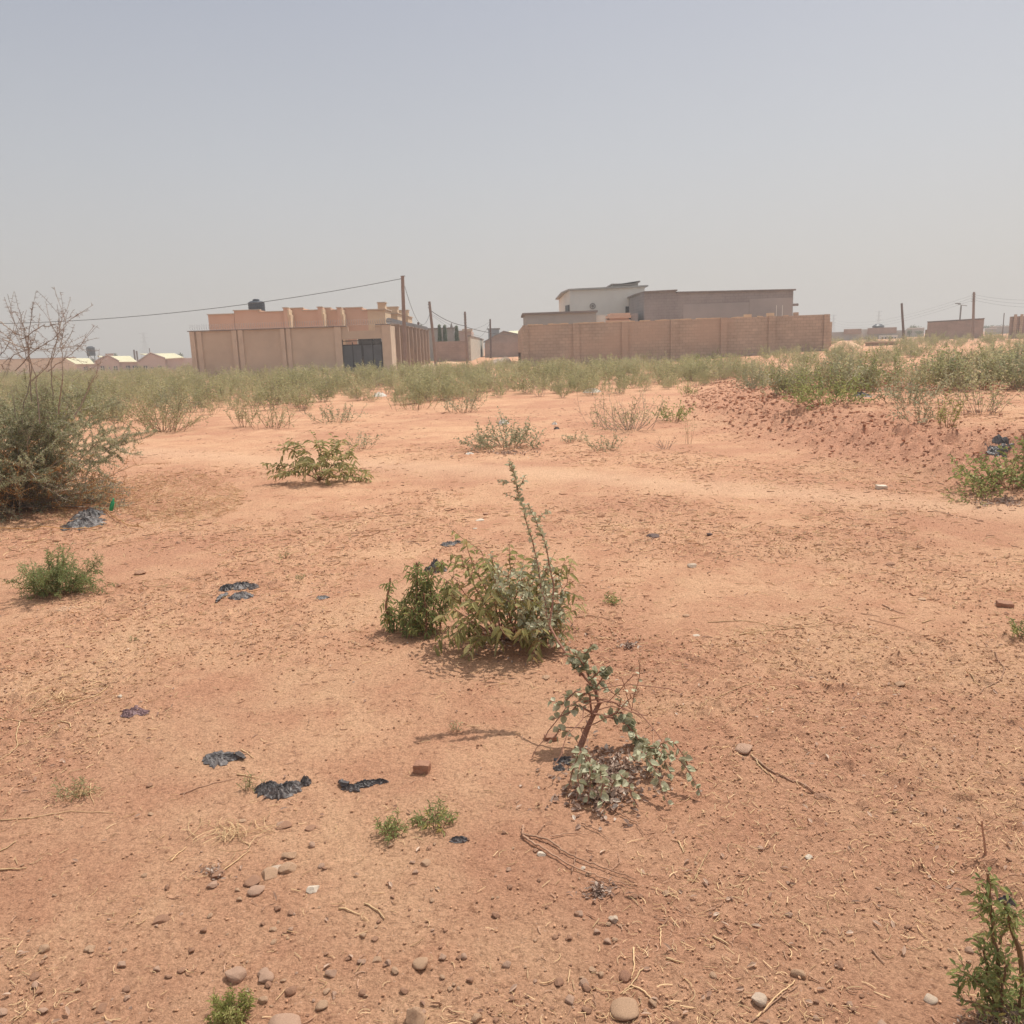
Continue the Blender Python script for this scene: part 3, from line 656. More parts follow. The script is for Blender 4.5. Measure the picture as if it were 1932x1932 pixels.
m = MB()
for X in (1230, 1290): x0, z0 = XZ(*RG5(X, 370), YB); m.box((x0 - .03, YB - .05, z0 - 2.2), (x0 + .03, YB - .027, z0))
m.build('mortar_line', M['white'], gb)

# =================================================================== BETWEEN THE COMPOUNDS
def wallprof(name, label, cat, pts, Y, mat, depth, z0=-1.0, group=None):
    global SHEAR
    q = [XZ(px, py, Y) for px, py in pts]; SHEAR = (Y, (q[0][0] + q[-1][0]) / 2 / Y) if abs(q[0][0]) > 20 else None
    r = thing(name, label, cat, (q[0][0], Y, gz(q[0][0], Y)), group)
    m = MB(); m.prism([(q[0][0], z0), (q[-1][0], z0)] + q[::-1], Y, Y + depth); m.build('wall', mat, r); return r
wallprof('brown_wall', 'plain brown wall between the second and third utility poles, cypress tops above it', 'wall', [RG3(845, 783), RG3(1140, 775)], 96, M['brownwall'], .3)
r = wallprof('flat_roofed_building', 'grey flat topped building behind the cypress trees', 'building', [RG3(722, 668), RG3(1027, 658)], 106, M['greyrender'], 9)
m = MB(); a = XZ(*RG3(720, 664), 106); b = XZ(*RG3(1030, 656), 106); m.box((a[0] - .1, 105.8, b[1] - .04), (b[0] + .1, 107, b[1] + .1)); m.build('parapet_cap', M['cap'], r)
r = wallprof('flat_roofed_building', 'pinkish flat topped building just left of the third utility pole top', 'building', [RG3(1062, 678), RG3(1188, 684)], 104, M['pink'], 8)
m = MB(); a = XZ(*RG3(1105, 684), 104); b = XZ(*RG3(1192, 680), 104); m.box((a[0], 103.8, a[1] - .05), (b[0] + .1, 105, a[1] + .25)); m.build('parapet_cap', M['pale'], r)
# streaked boundary wall running away
XS = XZ(*RG3(1188, 900), 96)[0]
r = thing('boundary_wall', 'pale rain streaked boundary wall running away from the brown wall, sunlit', 'wall', (XS, 96, 0))
ys = np.linspace(96, 150, 14)
m = MB(); m.box((XS - .25, 96, -.5), (XS, 150, 2.75)); m.build('wall_body', M['streaked'], r)
m = MB(); m.box((XS - .33, 95.9, 2.75), (XS + .08, 150, 2.9)); m.build('coping', M['cap'], r)
simple('boundary_wall', 'low brown front wall under the gabled house in the middle distance', 'wall', 914, 990, 646.5, 122, M['brownwall'], .3, None, z0=-1); SHEAR = None
q = [XZ(*RG3(1320, 782), 132), XZ(*RG3(1492, 686), 132), XZ(*RG3(1668, 738), 132)]
gh2 = thing('gabled_house', 'brown gabled house with a cream roof edge between the two walled compounds', 'house', (q[1][0], 132, 0))
m = MB(); m.prism([(q[0][0], -1), (q[2][0] + 3, -1), (q[2][0] + 3, q[2][1] - .4), q[1], q[0]], 132, 143); m.build('wall', M['brownwall'], gh2)
m = MB(); a = q[1]; roofq(m, [(a[0], 131.6, a[1] + .1), (q[2][0] + 3.2, 131.6, q[2][1] - .35), (q[2][0] + 3.2, 143, q[2][1] - .35), (a[0], 143, a[1] + .1)]); roofq(m, [(q[0][0] - .3, 131.6, q[0][1]), (a[0] - .003, 131.6, a[1] + .1), (a[0] - .003, 143, a[1] + .1), (q[0][0] - .3, 143, q[0][1])]); m.build('roof', M['cap'], gh2)
m = MB(); t = XZ(*RG3(1560, 692), 139); u = XZ(*RG3(1700, 745), 139); roofq(m, [(t[0] - 2, 134, t[1] - .2), (u[0] + 3, 134, t[1] - 1.0), (u[0] + 3, 146, t[1] + .3), (t[0] + .2, 146, t[1] + .3)]); m.build('roof_sheet', M['sheet'], gh2)
a = XZ(*RG3(1350, 735), 136); b = XZ(*RG3(1450, 664), 136)
tw = thing('roof_tower', 'square grey tank tower beside the gabled house roof', 'tower', (a[0], 136, 0))
m = MB(); m.box((a[0], 136, -1), (b[0], 140, b[1])); m.build('tower_wall', M['steel'], tw); m = MB(); m.box((a[0] - .15, 135.8, b[1]), (b[0] + .15, 140.2, b[1] + .15)); m.build('tower_cap', M['cap'], tw)

def mound(name, label, cat, px, py, Y, rx, ry, h, mat, seed=0, group=None, kind=None):
    x, _ = XZ(px, py, Y); z = gz(x, Y); n1, n2 = 14, 40
    rr = np.linspace(0, 1, n1)[:, None]; an = np.linspace(0, 2 * pi, n2, endpoint=False)[None]
    wob = 1 + .35 * fbm(np.cos(an) * 1.5 + seed, np.sin(an) * 1.5, 2, seed)
    X = x + rr * rx * wob * np.cos(an); Yy = Y + rr * ry * wob * np.sin(an)
    Z = z - .05 + h * (1 - rr ** 1.7) * (1 + .5 * fbm(X * 1.1, Yy * 1.1, 3, seed)) + fbm(X * 4, Yy * 4, 2, seed) * .12 * h
    Z = np.where(rr >= .999, z - .15, Z)
    m = MB(); V = np.stack([X, Yy, Z], -1).reshape(-1, 3); i = np.arange(n1 - 1)[:, None] * n2; j = np.arange(n2)[None]; k = (j + 1) % n2
    m.add(V, np.stack([i + j, i + n2 + j, i + n2 + k, i + k], -1).reshape(-1, 4))
    o = m.build(name, mat, None, (x, Y, z), smooth=True); tag(o, label, cat, group, kind); return o
mound('soil_heap', 'heap of orange soil at the right end of the tan block wall', 'heap', 1594, 655, 66, 1.6, 1.4, .62, M['sand'], 3)
mound('rubble_heap', 'low heap of pale rubble at the foot of the buttressed side wall', 'heap', 854 - 10, 690, 78, 2.4, 1.2, .35, M['sand'], 5)
mound('rubble_heap', 'overgrown grey debris heap in the gap between the two compounds', 'heap', 944, 682, 70, 1.3, 1.0, .62, M['rubble'], 7)
mound('rubble_heap', 'small pile of pale stones behind the overgrown debris heap', 'heap', 953, 672, 78, .75, .6, .62, M['rubble'], 9)
mound('rubble_heap', 'small sandy pile beside the tall utility pole by the compound corner', 'heap', 797, 694, 66, .9, .6, .32, M['sand'], 10)
a = XZ(978.5, 683, 74); b = XZ(984, 665, 74)
st = thing('gate_post', 'short dark brown post at the left end of the tan block wall', 'post', (a[0], 74, gz(a[0], 74)))
m = MB(); m.box((a[0], 74, -.3), (b[0], 74.28, b[1] - .06)); m.build('post', M['darkpole'], st); m = MB(); m.box((a[0] - .03, 73.97, b[1] - .06), (b[0] + .03, 74.31, b[1])); m.build('cap', M['darkpole'], st)

# ---- far right
pr = simple('far_building', 'low grey far building right of the tan block wall end', 'building', 1566, 1626, 626, 150, M['greyrender'], 8, None)
m = MB(); x0, z0 = XZ(1592, 624, 150); x1, _ = XZ(1625, 624, 150); m.box((x0, 149.7, z0 - .6), (x1, 157, z0 + .25)); m.build('roof', M['brownwall'], pr)
simple('far_building', 'tiny white far building between the two grey ones on the right', 'building', 1625, 1640, 621, 165, M['white'], 5)
pr = simple('far_building', 'grey far building with a dark upper storey left of the leaning pole', 'building', 1637, 1712, 624, 158, M['greyrender'], 8, None)
m = MB(); x0, z0 = XZ(1637, 619, 158); x1, _ = XZ(1692, 618, 158); m.box((x0, 157.7, z0 - 1.1), (x1, 165, z0)); m.build('upper_storey', M['brownwall'], pr)
m = MB(); x0, z0 = XZ(1658, 633, 158); x1, _ = XZ(1694, 632, 158); m.box((x0, 157.6, -2), (x1, 157.98, z0)); m.build('porch', M['white'], pr)
for k in range(5):
    x0, z0 = XZ(1664 + k * 6, 636, 158); m = MB(); m.box((x0, 157.5, z0 - 1), (x0 + .25, 157.62, z0)); m.build('window', M['dark'], pr)
tk = thing('water_tank', 'small dark water tank on the far grey building with the dark upper storey', 'water tank', (XZ(1648, 618, 157)[0], 160, XZ(1648, 619, 158)[1]))
m = MB(); x, z = XZ(1648, 619, 160); lathe(m, x, 160, [(.01, z - .3), (1.1, z - .3), (1.15, z + .35), (.6, z + .7), (.01, z + .75)]); m.build('tank_body', M['tank'], tk)
ws = wallprof('block_structure', 'unfinished brown block box with no openings, crossed by a utility pole', 'building', [(1750, 608.5), (1857, 602)], 112, M['brownwall'], 6)
m = MB(); x0, z0 = XZ(1747, 622, 112); x1, _ = XZ(1750, 622, 112); m.box((x0 - .1, 112.2, -.6), (x1 - .003, 113.5, z0)); m.build('broken_end', M['brownwall'], ws)
m = MB(); a_ = XZ(1749, 608, 112); b_ = XZ(1858, 601.4, 112); m.prism([(a_[0], a_[1] + .003), (b_[0], b_[1] + .003), (b_[0], b_[1] + .1), (a_[0], a_[1] + .1)], 111.9, 118.1); m.build('coping', M['cap'], ws)
ws = wallprof('block_structure', 'brown block building cut by the right edge of the photo', 'building', [(1905.5, 597.5), (1990, 593)], 96, M['brownwall'], 6)
m = MB(); 
for px in (1915, 1927): x0, _ = XZ(px, 610, 96); m.box((x0 - .18, 95.86, -.5), (x0 + .18, 95.98, 3.2))
m.build('pilasters', M['block'], ws)
m = MB(); x0, z0 = XZ(1905, 590, 95); m.tube([(x0, 95.5, .3), (x0, 95.5, z0)], .05, 5); tag(m.build('thin_post', M['darkpole'], None, (x0, 95.5, .3)), 'very thin upright rod at the left corner of the building on the right edge', 'post')
for k, (p0, p1, pt) in enumerate(((1858, 1880, 617), (1868, 1905, 613))):
    simple('far_building', ['white roofed far building just right of the unfinished brown box', 'low far building with a pale roof near the right edge of the photo'][k], 'building', p0, p1, pt + 3, 190 + 14 * k, M['greyrender'], 8, M['whitesheet'])
simple('far_building', 'white roofed far shed between the leaning pole and the brown box', 'building', 1712, 1744, 619.5, 200, M['greyrender'], 8, M['whitesheet'])
for k, (p0, p1, pt, Y) in enumerate(((1633, 1695, 646.5, 76), (1866, 1897, 656, 60), (1712, 1760, 650, 80))):
    simple('low_wall', ['low brown unfinished wall with a pale top in the scrub right of the soil heap', 'short stub of low brown wall in the scrub near the right edge', 'low ruined block wall in the scrub in front of the brown box'][k], 'wall', p0, p1, pt, Y, M['block'], .25, M['pale'], z0=-.4)

SHEAR = None
# ---- lattice pylons
def pylon(px, pyt, Y, hw, label):
    x, zt_ = XZ(px, pyt, Y); z0 = -3.0; h = zt_ - z0
    r = thing('electricity_pylon', label, 'pylon', (x, Y, z0)); th = max(.07, Y * .00012)
    def wd(t): return hw * (1 - .82 * min(t / .75, 1)) + .0
    m = MB()
    for a in (-1, 1):
        for b in (-1, 1):
            m.tube([(x + a * wd(t), Y + b * wd(t), z0 + h * t) for t in np.linspace(0, 1, 9)], th, 4)
    lv = np.linspace(0, 1, 11)
    for i in range(10):
        for s in (-1, 1):
            for b in (-1, 1): m.tube([(x - s * wd(lv[i]), Y + b * wd(lv[i]), z0 + h * lv[i]), (x + s * wd(lv[i + 1]), Y + b * wd(lv[i + 1]), z0 + h * lv[i + 1])], th * .7, 3)
    m.build('lattice_tower', M['steel'], r)
    for t, l in ((.70, 1.0), (.84, .9), (.985, 1.15)):
        m = MB()
        for b in (-.2, .2): m.tube([(x - hw * l, Y + b, z0 + h * t), (x, Y + b, z0 + h * (t + .02)), (x + hw * l, Y + b, z0 + h * t)], th, 4)
        m.tube([(x - hw * l, Y, z0 + h * t), (x, Y, z0 + h * (t - .035)), (x + hw * l, Y, z0 + h * t)], th * .8, 4)
        m.build('cross_arm', M['steel'], r)
pylon(270.5, 628, 700, 3.6, 'grey lattice pylon above the pink gabled building on the left')
pylon(1573, 594, 620, 2.0, 'grey lattice pylon nearest the right end of the tan block wall')
pylon(1658.5, 587, 600, 2.0, 'grey lattice pylon above the far building left of the leaning pole')

# ---- poles and wires
def pole(name, label, pb, pt, Y, rad, mat, extras=(), group=None, Yt=None):
    x0, _ = XZ(*pb, Y); x1, z1 = XZ(*pt, Yt or Y); z0 = gz(x0, Y)
    r = thing(name, label, 'utility pole' if 'lamp' not in name else 'street lamp', (x0, Y, z0), group)
    m = MB(); n = 8; t = np.linspace(0, 1, n)
    m.tube(np.stack([x0 + (x1 - x0) * t + .02 * np.sin(t * 5), np.full(n, Y) + ((Yt or Y) - Y) * t, z0 - .4 + (z1 - z0 + .4) * t], 1), rad * (1 - .25 * t), 9)
    m.build('post', mat, r); return r, (x1, Yt or Y, z1)
p1, t1 = pole('utility_pole', 'tallest reddish wooden pole at the corner of the rendered compound wall', (764, 698), (760, 521), 59.5, .155, M['wood'])
p2, t2 = pole('utility_pole', 'leaning brown wooden pole at the far end of the buttressed side wall', (823, 690), (810.5, 569), 75, .15, M['wood'])
p3, t3 = pole('utility_pole', 'dark topped wooden pole in front of the brown wall and pale boundary wall', (881, 684), (877.5, 588), 86, .14, M['wood'])
p4, t4 = pole('utility_pole', 'slim dark pole in front of the gabled house between the compounds', (926, 674), (925, 602), 113, .15, M['darkpole'])
p5, t5 = pole('utility_pole', 'short dark pole top showing behind the buttressed side wall', (790, 660), (789.5, 608), 96, .17, M['darkpole'])
p6, t6 = pole('utility_pole', 'leaning dark pole standing alone left of the unfinished brown box', (1706, 640), (1701.5, 572), 100, .16, M['darkpole'])
p7, t7 = pole('utility_pole', 'tall brown pole with short crossbars in front of the unfinished brown box', (1835, 640), (1838, 551), 100, .17, M['wood'])
for p, tp, n, col in ((p2, t2, 2, 'cap'), (p3, t3, 5, 'cap'), (p7, t7, 4, 'cap')):
    for k in range(n):
        m = MB(); z = tp[2] - .25 - k * .28; L = .34 if p is p7 else .16
        m.tube([(tp[0] - L, tp[1] - .16, z), (tp[0] + .12, tp[1] - .16, z)], .035, 5); m.build('insulator', M[col], p)
m = MB(); m.box((t1[0] - .16, t1[1] - .02, t1[2] - .02), (t1[0] + .16, t1[1] + .02, t1[2] + .03)); m.build('cap_plate', M['cap'], p1)
lx, lz = XZ(1817.8, 602, 118); _, lt = XZ(1820, 576, 118)
lp = thing('street_lamp', 'double armed street lamp rising behind the unfinished brown box', 'street lamp', (lx, 118.5, .4))
m = MB(); m.tube([(lx, 119, .3), (lx + .08, 119, lt)], .10, 7); m.build('post', M['cap'], lp)
m = MB(); a0 = XZ(1806, 573, 119); a1 = XZ(1823, 577, 119); m.tube([(a0[0], 119, a0[1]), (lx + .08, 119, lt + .06), (a1[0] + .1, 119, a1[1])], .05, 5); m.build('arm', M['cap'], lp)
m = MB(); m.box((a0[0] - .25, 118.9, a0[1] - .03), (a0[0] + .45, 119.1, a0[1] + .08)); m.build('lamp_head', M['cap'], lp)
for px, y0, y1, lb in ((390.5 / 1, 0, 0, ''),): pass
for (X, Yt_, Yb_, lb) in ((1078, 735, 775, 'thin dark post above the middle cream roof, left of the pylon'), (1098, 745, 775, 'shorter thin dark post right beside the pylon foot above the roofs'), (1203, 722, 770, 'thin rod rising behind the peak of the right hand pink gable')):
    px, py = RG1(X, Yb_); x, _ = XZ(px, py, 210); _, z = XZ(px, RG1(X, Yt_)[1], 210)
    m = MB(); m.tube([(x, 210, -1), (x, 210, z)], .22 if X < 1200 else .1, 5); tag(m.build('thin_post', M['darkpole'], None, (x, 210, -1)), lb, 'post')

def wire(label, p, q, sag, rad=.016, n=40, name='overhead_wire'):
    p = np.array(p, float); q = np.array(q, float); t = np.linspace(0, 1, n)[:, None]
    P = p + (q - p) * t; P[:, 2:] -= 4 * sag * t * (1 - t)
    m = MB(); m.tube(P, rad, 4); tag(m.build(name, M['wire'], None, tuple(p)), label, 'wire')
# far left anchor beyond the frame
pa = at(-260, 608, 66)
wire('long overhead wire from the tallest pole out past the left edge of the photo', (t1[0], t1[1], t1[2] - .15), pa, 1.15, .022)
wire('slack wire hanging in a deep loop between the two tallest poles', (t1[0] + .1, t1[1], t1[2] - .7), (t2[0], t2[1], t2[2] - .9), 1.75, .018)
wire('cable from the leaning wooden pole down to the dark topped pole', (t2[0] + .1, t2[1], t2[2] - .8), (t3[0], t3[1], t3[2] - 1.4), .25, .03)
wire('cable running on from the dark topped pole towards the tan block wall', (t3[0], t3[1], t3[2] - 1.5), (float(at(1010, 626, 100)[0]), 100, float(at(1010, 626, 100)[2])), .5, .028)
for k, (dz, ex, ey) in enumerate(((.95, 905, 634), (1.05, 895, 640))):
    e = at(ex, ey, 100); wire(['fine service wire dropping from the leaning wooden pole, upper of two', 'fine service wire dropping from the leaning wooden pole, lower of two'][k], (t2[0], t2[1], t2[2] - dz), e, .3, .009)
for k, (ex, ey, s) in enumerate(((886, 622, .2), (890, 634, .9))):
    wire(['straight wire from the slim dark pole towards the pinkish building', 'drooping wire from the slim dark pole towards the pale boundary wall'][k], (t4[0], t4[1], t4[2] - .3), at(ex, ey, 104), s, .018)
for k in range(3):
    q = at(2010, 560 + 8 * k, 108); wire('thin parallel line through the top of the pole with crossbars', t7 - np.array([0, 0, .3 + .3 * k]), q, .5, .009); 
    q = at(1572, 603 + 5 * k, 300); bpy.data.objects[-1]
    wire('thin parallel line from the pole with crossbars to the pylon by the block wall', t7 - np.array([0, 0, .3 + .3 * k]), q, 2.0, .010)
for o in C.objects:
    if o.name.startswith('overhead_wire') and str(o.get('label', '')).startswith('thin parallel'):
        o['group'] = 'thin lines at the crossbar pole'

# ---- trees
def cloud(rng, n, cx, cy, cz, rx, ry, rz_, size, clump=14, cs=.35):
    """leaf positions gathered in clumps inside an uneven ellipsoid"""
    c = rng.normal(size=(clump, 3)); c /= np.linalg.norm(c, axis=1)[:, None]; c *= (.35 + .55 * rng.rand(clump, 1))
    k = rng.randint(0, clump, n); p = c[k] + rng.normal(size=(n, 3)) * cs * .55
    pos = p * [rx, ry, rz_] + [cx, cy, cz]
    d = rng.normal(size=(n, 3)); nn = rng.normal(size=(n, 3)) + [0, 0, 1.0]
    return pos, d, nn, size * (.6 + .8 * rng.rand(n)), size * (.3 + .4 * rng.rand(n))
def tree(px, pyt, Y, wpx, name, label, seed, group=None, n=700, hfrac=.75, mat='lf_tree'):
    rng = np.random.RandomState(seed); x, zt_ = XZ(px, pyt, Y); z0 = gz(x, Y); h = zt_ - z0; rx = wpx * Y / F / 2
    r = thing(name, label, 'tree', (x, Y, z0), group); m = MB()
    m.tube([(x, Y, z0 - .2), (x + .05 * h, Y, z0 + h * .4), (x, Y, z0 + h * .7)], [h * .05, h * .035, h * .02], 7)
    for k in range(5):
        a = rng.rand() * 6.3; m.tube([(x + .03 * h, Y, z0 + h * .35), (x + cos(a) * rx * .5, Y + sin(a) * rx * .5, z0 + h * .6), (x + cos(a) * rx * .7, Y + sin(a) * rx * .7, z0 + h * .8)], [h * .022, h * .014, h * .006], 5)
    m.build('trunk', M['darkpole'], r); m = MB()
    m.leaves(*cloud(rng, n, x, Y, z0 + h * (1 - hfrac * .5), rx, rx * .8, h * hfrac * .5, h * .085, 16), fold=.15); m.build('crown', M[mat], r); return r
for k, (X, Yt_, ww, lb) in enumerate(((890, 618, 44, 'left of the three slim cypress trees behind the brown wall'), (940, 620, 48, 'middle one of the three slim cypress trees behind the brown wall'), (1050, 628, 54, 'right and broadest of the three slim cypress trees behind the brown wall'), (720, 622, 40, 'narrow cypress tree top over the far end of the razor wire'))):
    rng = np.random.RandomState(40 + k); px, py = RG3(X, Yt_); Y = 99 if k < 3 else 104; x, zt_ = XZ(px, py, Y); z0 = gz(x, Y); h = zt_ - z0; rad = ww * .3105 / 1.54 * Y / F * .5
    r = thing('cypress_tree', lb, 'tree', (x, Y, z0), 'cypress trees' if k < 3 else None); m = MB()
    m.tube([(x, Y, z0 - .2), (x + .03, Y, z0 + h * .6), (x, Y, z0 + h * .98)], [.1, .07, .02], 6); m.build('trunk', M['darkpole'], r); m = MB()
    n = 1500; t = rng.rand(n) ** .8; a = rng.rand(n) * 6.283; rr = rad * (1.05 - .95 * t) * (.45 + .6 * rng.rand(n)) * (1 + .25 * np.sin(a * 3 + t * 25))
    pos = np.stack([x + rr * np.cos(a), Y + rr * np.sin(a), z0 + h * (.12 + .88 * t)], 1); d = np.stack([np.cos(a), np.sin(a), -1.6 + rng.rand(n)], 1)
    m.leaves(pos, d, np.stack([np.cos(a), np.sin(a), np.full(n, .6)], 1), .28 * (.6 + rng.rand(n) * .6), .09, .1); m.build('crown', M['lf_tree'], r)
px, py = RG3(1003, 604); x, zt_ = XZ(px, py, 107)
r = thing('roof_finial', 'dark pointed spire on top of the grey flat building behind the cypresses', 'finial', (x, 107, zt_ - 1.2))
m = MB(); lathe(m, x, 107, [(.5, zt_ - 1.3), (.28, zt_ - .9), (.16, zt_ - .5), (.05, zt_ - .1), (.01, zt_)], 10); m.build('spike', M['cap'], r); m = MB(); m.box((x - .55, 106.6, zt_ - 1.5), (x + .55, 107.4, zt_ - 1.3)); m.build('foot', M['cap'], r)
TR = [(1727, 613, 230, 30, 'rounded far tree above the white roofed shed'), (1716, 621, 190, 16, 'small spreading dark tree right of the leaning pole'), (1735, 622, 188, 18, 'small dark tree against the left side of the brown box'),
      (1865, 612, 210, 22, 'far tree just right of the unfinished brown box'), (1886, 611, 230, 26, 'far bushy tree above the pale roofs near the right edge'), (1900, 612, 205, 18, 'far tree touching the building on the right edge'),
      (215, 666, 260, 14, 'low dark far tree behind the left pink gable'), (170, 674, 240, 22, 'low far tree above the leftmost cream roof'), (232, 672, 250, 16, 'low far tree above the middle cream roof'), (343, 668, 230, 20, 'low far tree behind the right cream roof end')]
for k, (px, pt, Y, ww, lb) in enumerate(TR): tree(px, pt, Y, ww, 'broadleaf_tree', lb, 60 + k)

# =================================================================== PLANTS
def unit(v): v = np.asarray(v, float); return v / (np.linalg.norm(v) + 1e-9)
def stempath(rng, p, d, L, n=8, wander=.12, trop=0.0):
    P = [np.array(p, float)]; d = unit(d); s = L / n
    for _ in range(n):
        d = unit(d + rng.normal(size=3) * wander + np.array([0, 0, trop])); P.append(P[-1] + d * s)
    return np.array(P)
def along(P, t):
    """points and tangents at fractions t of a path"""
    k = t * (len(P) - 1); i = np.minimum(k.astype(int), len(P) - 2); f = (k - i)[:, None]
    T = P[i + 1] - P[i]; T = T / (np.linalg.norm(T, axis=1)[:, None] + 1e-9)
    return P[i] * (1 - f) + P[i + 1] * f, T
def leafrow(mb, rng, P, spacing, L, W, t0=.15, t1=1.0, ang=55, droop=0.2, fold=.25, mode='spiral', up=.6, dirdown=0.0, tip=True, rr=None):
    Ln = np.linalg.norm(np.diff(P, axis=0), axis=1).sum(); n = max(2, int(Ln * (t1 - t0) / spacing))
    t = t0 + (t1 - t0) * (np.arange(n) + rng.rand(n) * .5) / n; pos, T = along(P, np.clip(t, 0, .999))
    ref = np.array([0, 0, 1.0]); A = np.cross(T, ref) + 1e-4; A /= np.linalg.norm(A, axis=1)[:, None]; B = np.cross(A, T)
    if mode == 'spiral': ph = np.arange(n) * 2.4 + rng.rand() * 6.3
    elif mode == 'flat': ph = (np.arange(n) % 2) * pi + rng.normal(size=n) * .25
    elif mode == 'pair': ph = (np.arange(n) % 2) * pi + (np.arange(n) // 2) * pi / 2 + rng.normal(size=n) * .2
    R_ = np.cos(ph)[:, None] * A + np.sin(ph)[:, None] * B
    a = np.radians(ang + rng.normal(size=n) * 14)[:, None]
    D = np.cos(a) * T + np.sin(a) * R_ + np.array([0, 0, -dirdown]); 
    N = up * ref + (1 - up) * R_ + T * .5 + rng.normal(size=(n, 3)) * .35
    s = (.65 + .6 * rng.rand(n)) * (1 - .35 * np.clip((t - .8) / .2, 0, 1))
    mb.leaves(pos, D, N, L * s, W * s, fold, rng.rand(n) if rr is None else np.clip(rr + rng.normal(size=n) * .15, 0, 1), droop)
def shrub(rng, base, n=10, L=(.3, .5), spread=50, trop=.05, rad=.004, sub=4, subL=.4, sub2=0, spacing=.02, lL=.03, lW=.012, brad=.03, wander=.12, stems=None, lv=None, mode='spiral', droop=.2, dirdown=0.0, ang=55, up=.6, ell=None, t0=.12, leafless=0.0, sides=4):
    S = stems if stems is not None else MB(); Lf = lv if lv is not None else MB(); base = np.array(base, float)
    for i in range(n):
        a = (i + rng.rand() * .8) / n * 2 * pi; sp = radians_(spread) * (rng.rand() ** .6)
        d = np.array([sin(sp) * cos(a), sin(sp) * sin(a), cos(sp)])
        if ell is not None: d = d * ell
        l = L[0] + (L[1] - L[0]) * rng.rand()
        p = base + np.array([cos(a), sin(a), 0]) * brad * rng.rand()
        P = stempath(rng, p, d, l, 8, wander, trop); S.tube(P, rad * np.linspace(1, .35, len(P)), sides, r=rng.rand(), cap=False)
        bare = rng.rand() < leafless
        rr = rng.rand()
        if not bare: leafrow(Lf, rng, P, spacing, lL, lW, max(t0, .3), 1, ang, droop, mode=mode, dirdown=dirdown, up=up, rr=rr)
        for j in range(sub):
            t = .15 + .8 * (j + rng.rand()) / sub; q, T = along(P, np.array([min(t, .99)])); dd = unit(T[0] + rng.normal(size=3) * .75 + [0, 0, .1])
            Q = stempath(rng, q[0], dd, l * subL * (1.1 - .5 * t), 5, wander, trop); S.tube(Q, rad * .5 * np.linspace(1, .4, len(Q)), 3, r=rng.rand(), cap=False)
            if not bare: leafrow(Lf, rng, Q, spacing, lL, lW, .1, 1, ang, droop, mode=mode, dirdown=dirdown, up=up, rr=rr)
            for _ in range(sub2):
                q2, T2 = along(Q, np.array([.2 + .7 * rng.rand()])); Q2 = stempath(rng, q2[0], unit(T2[0] + rng.normal(size=3) * .8), l * subL * .45, 4, wander, trop)
                S.tube(Q2, rad * .3, 3, r=rng.rand(), cap=False)
                if not bare: leafrow(Lf, rng, Q2, spacing, lL, lW, .05, 1, ang, droop, mode=mode, dirdown=dirdown, up=up, rr=rr)
    return S, Lf
def radians_(d): return d * pi / 180
def plant(name, label, cat, base, leafmat, stemmat, group=None, **kw):
    rng = np.random.RandomState(kw.pop('seed', 1)); S, Lf = shrub(rng, base, **kw)
    r = thing(name, label, cat, tuple(base), group); S.build('stems', M[stemmat], r)
    if Lf.v: Lf.build('foliage', M[leafmat], r)
    return r

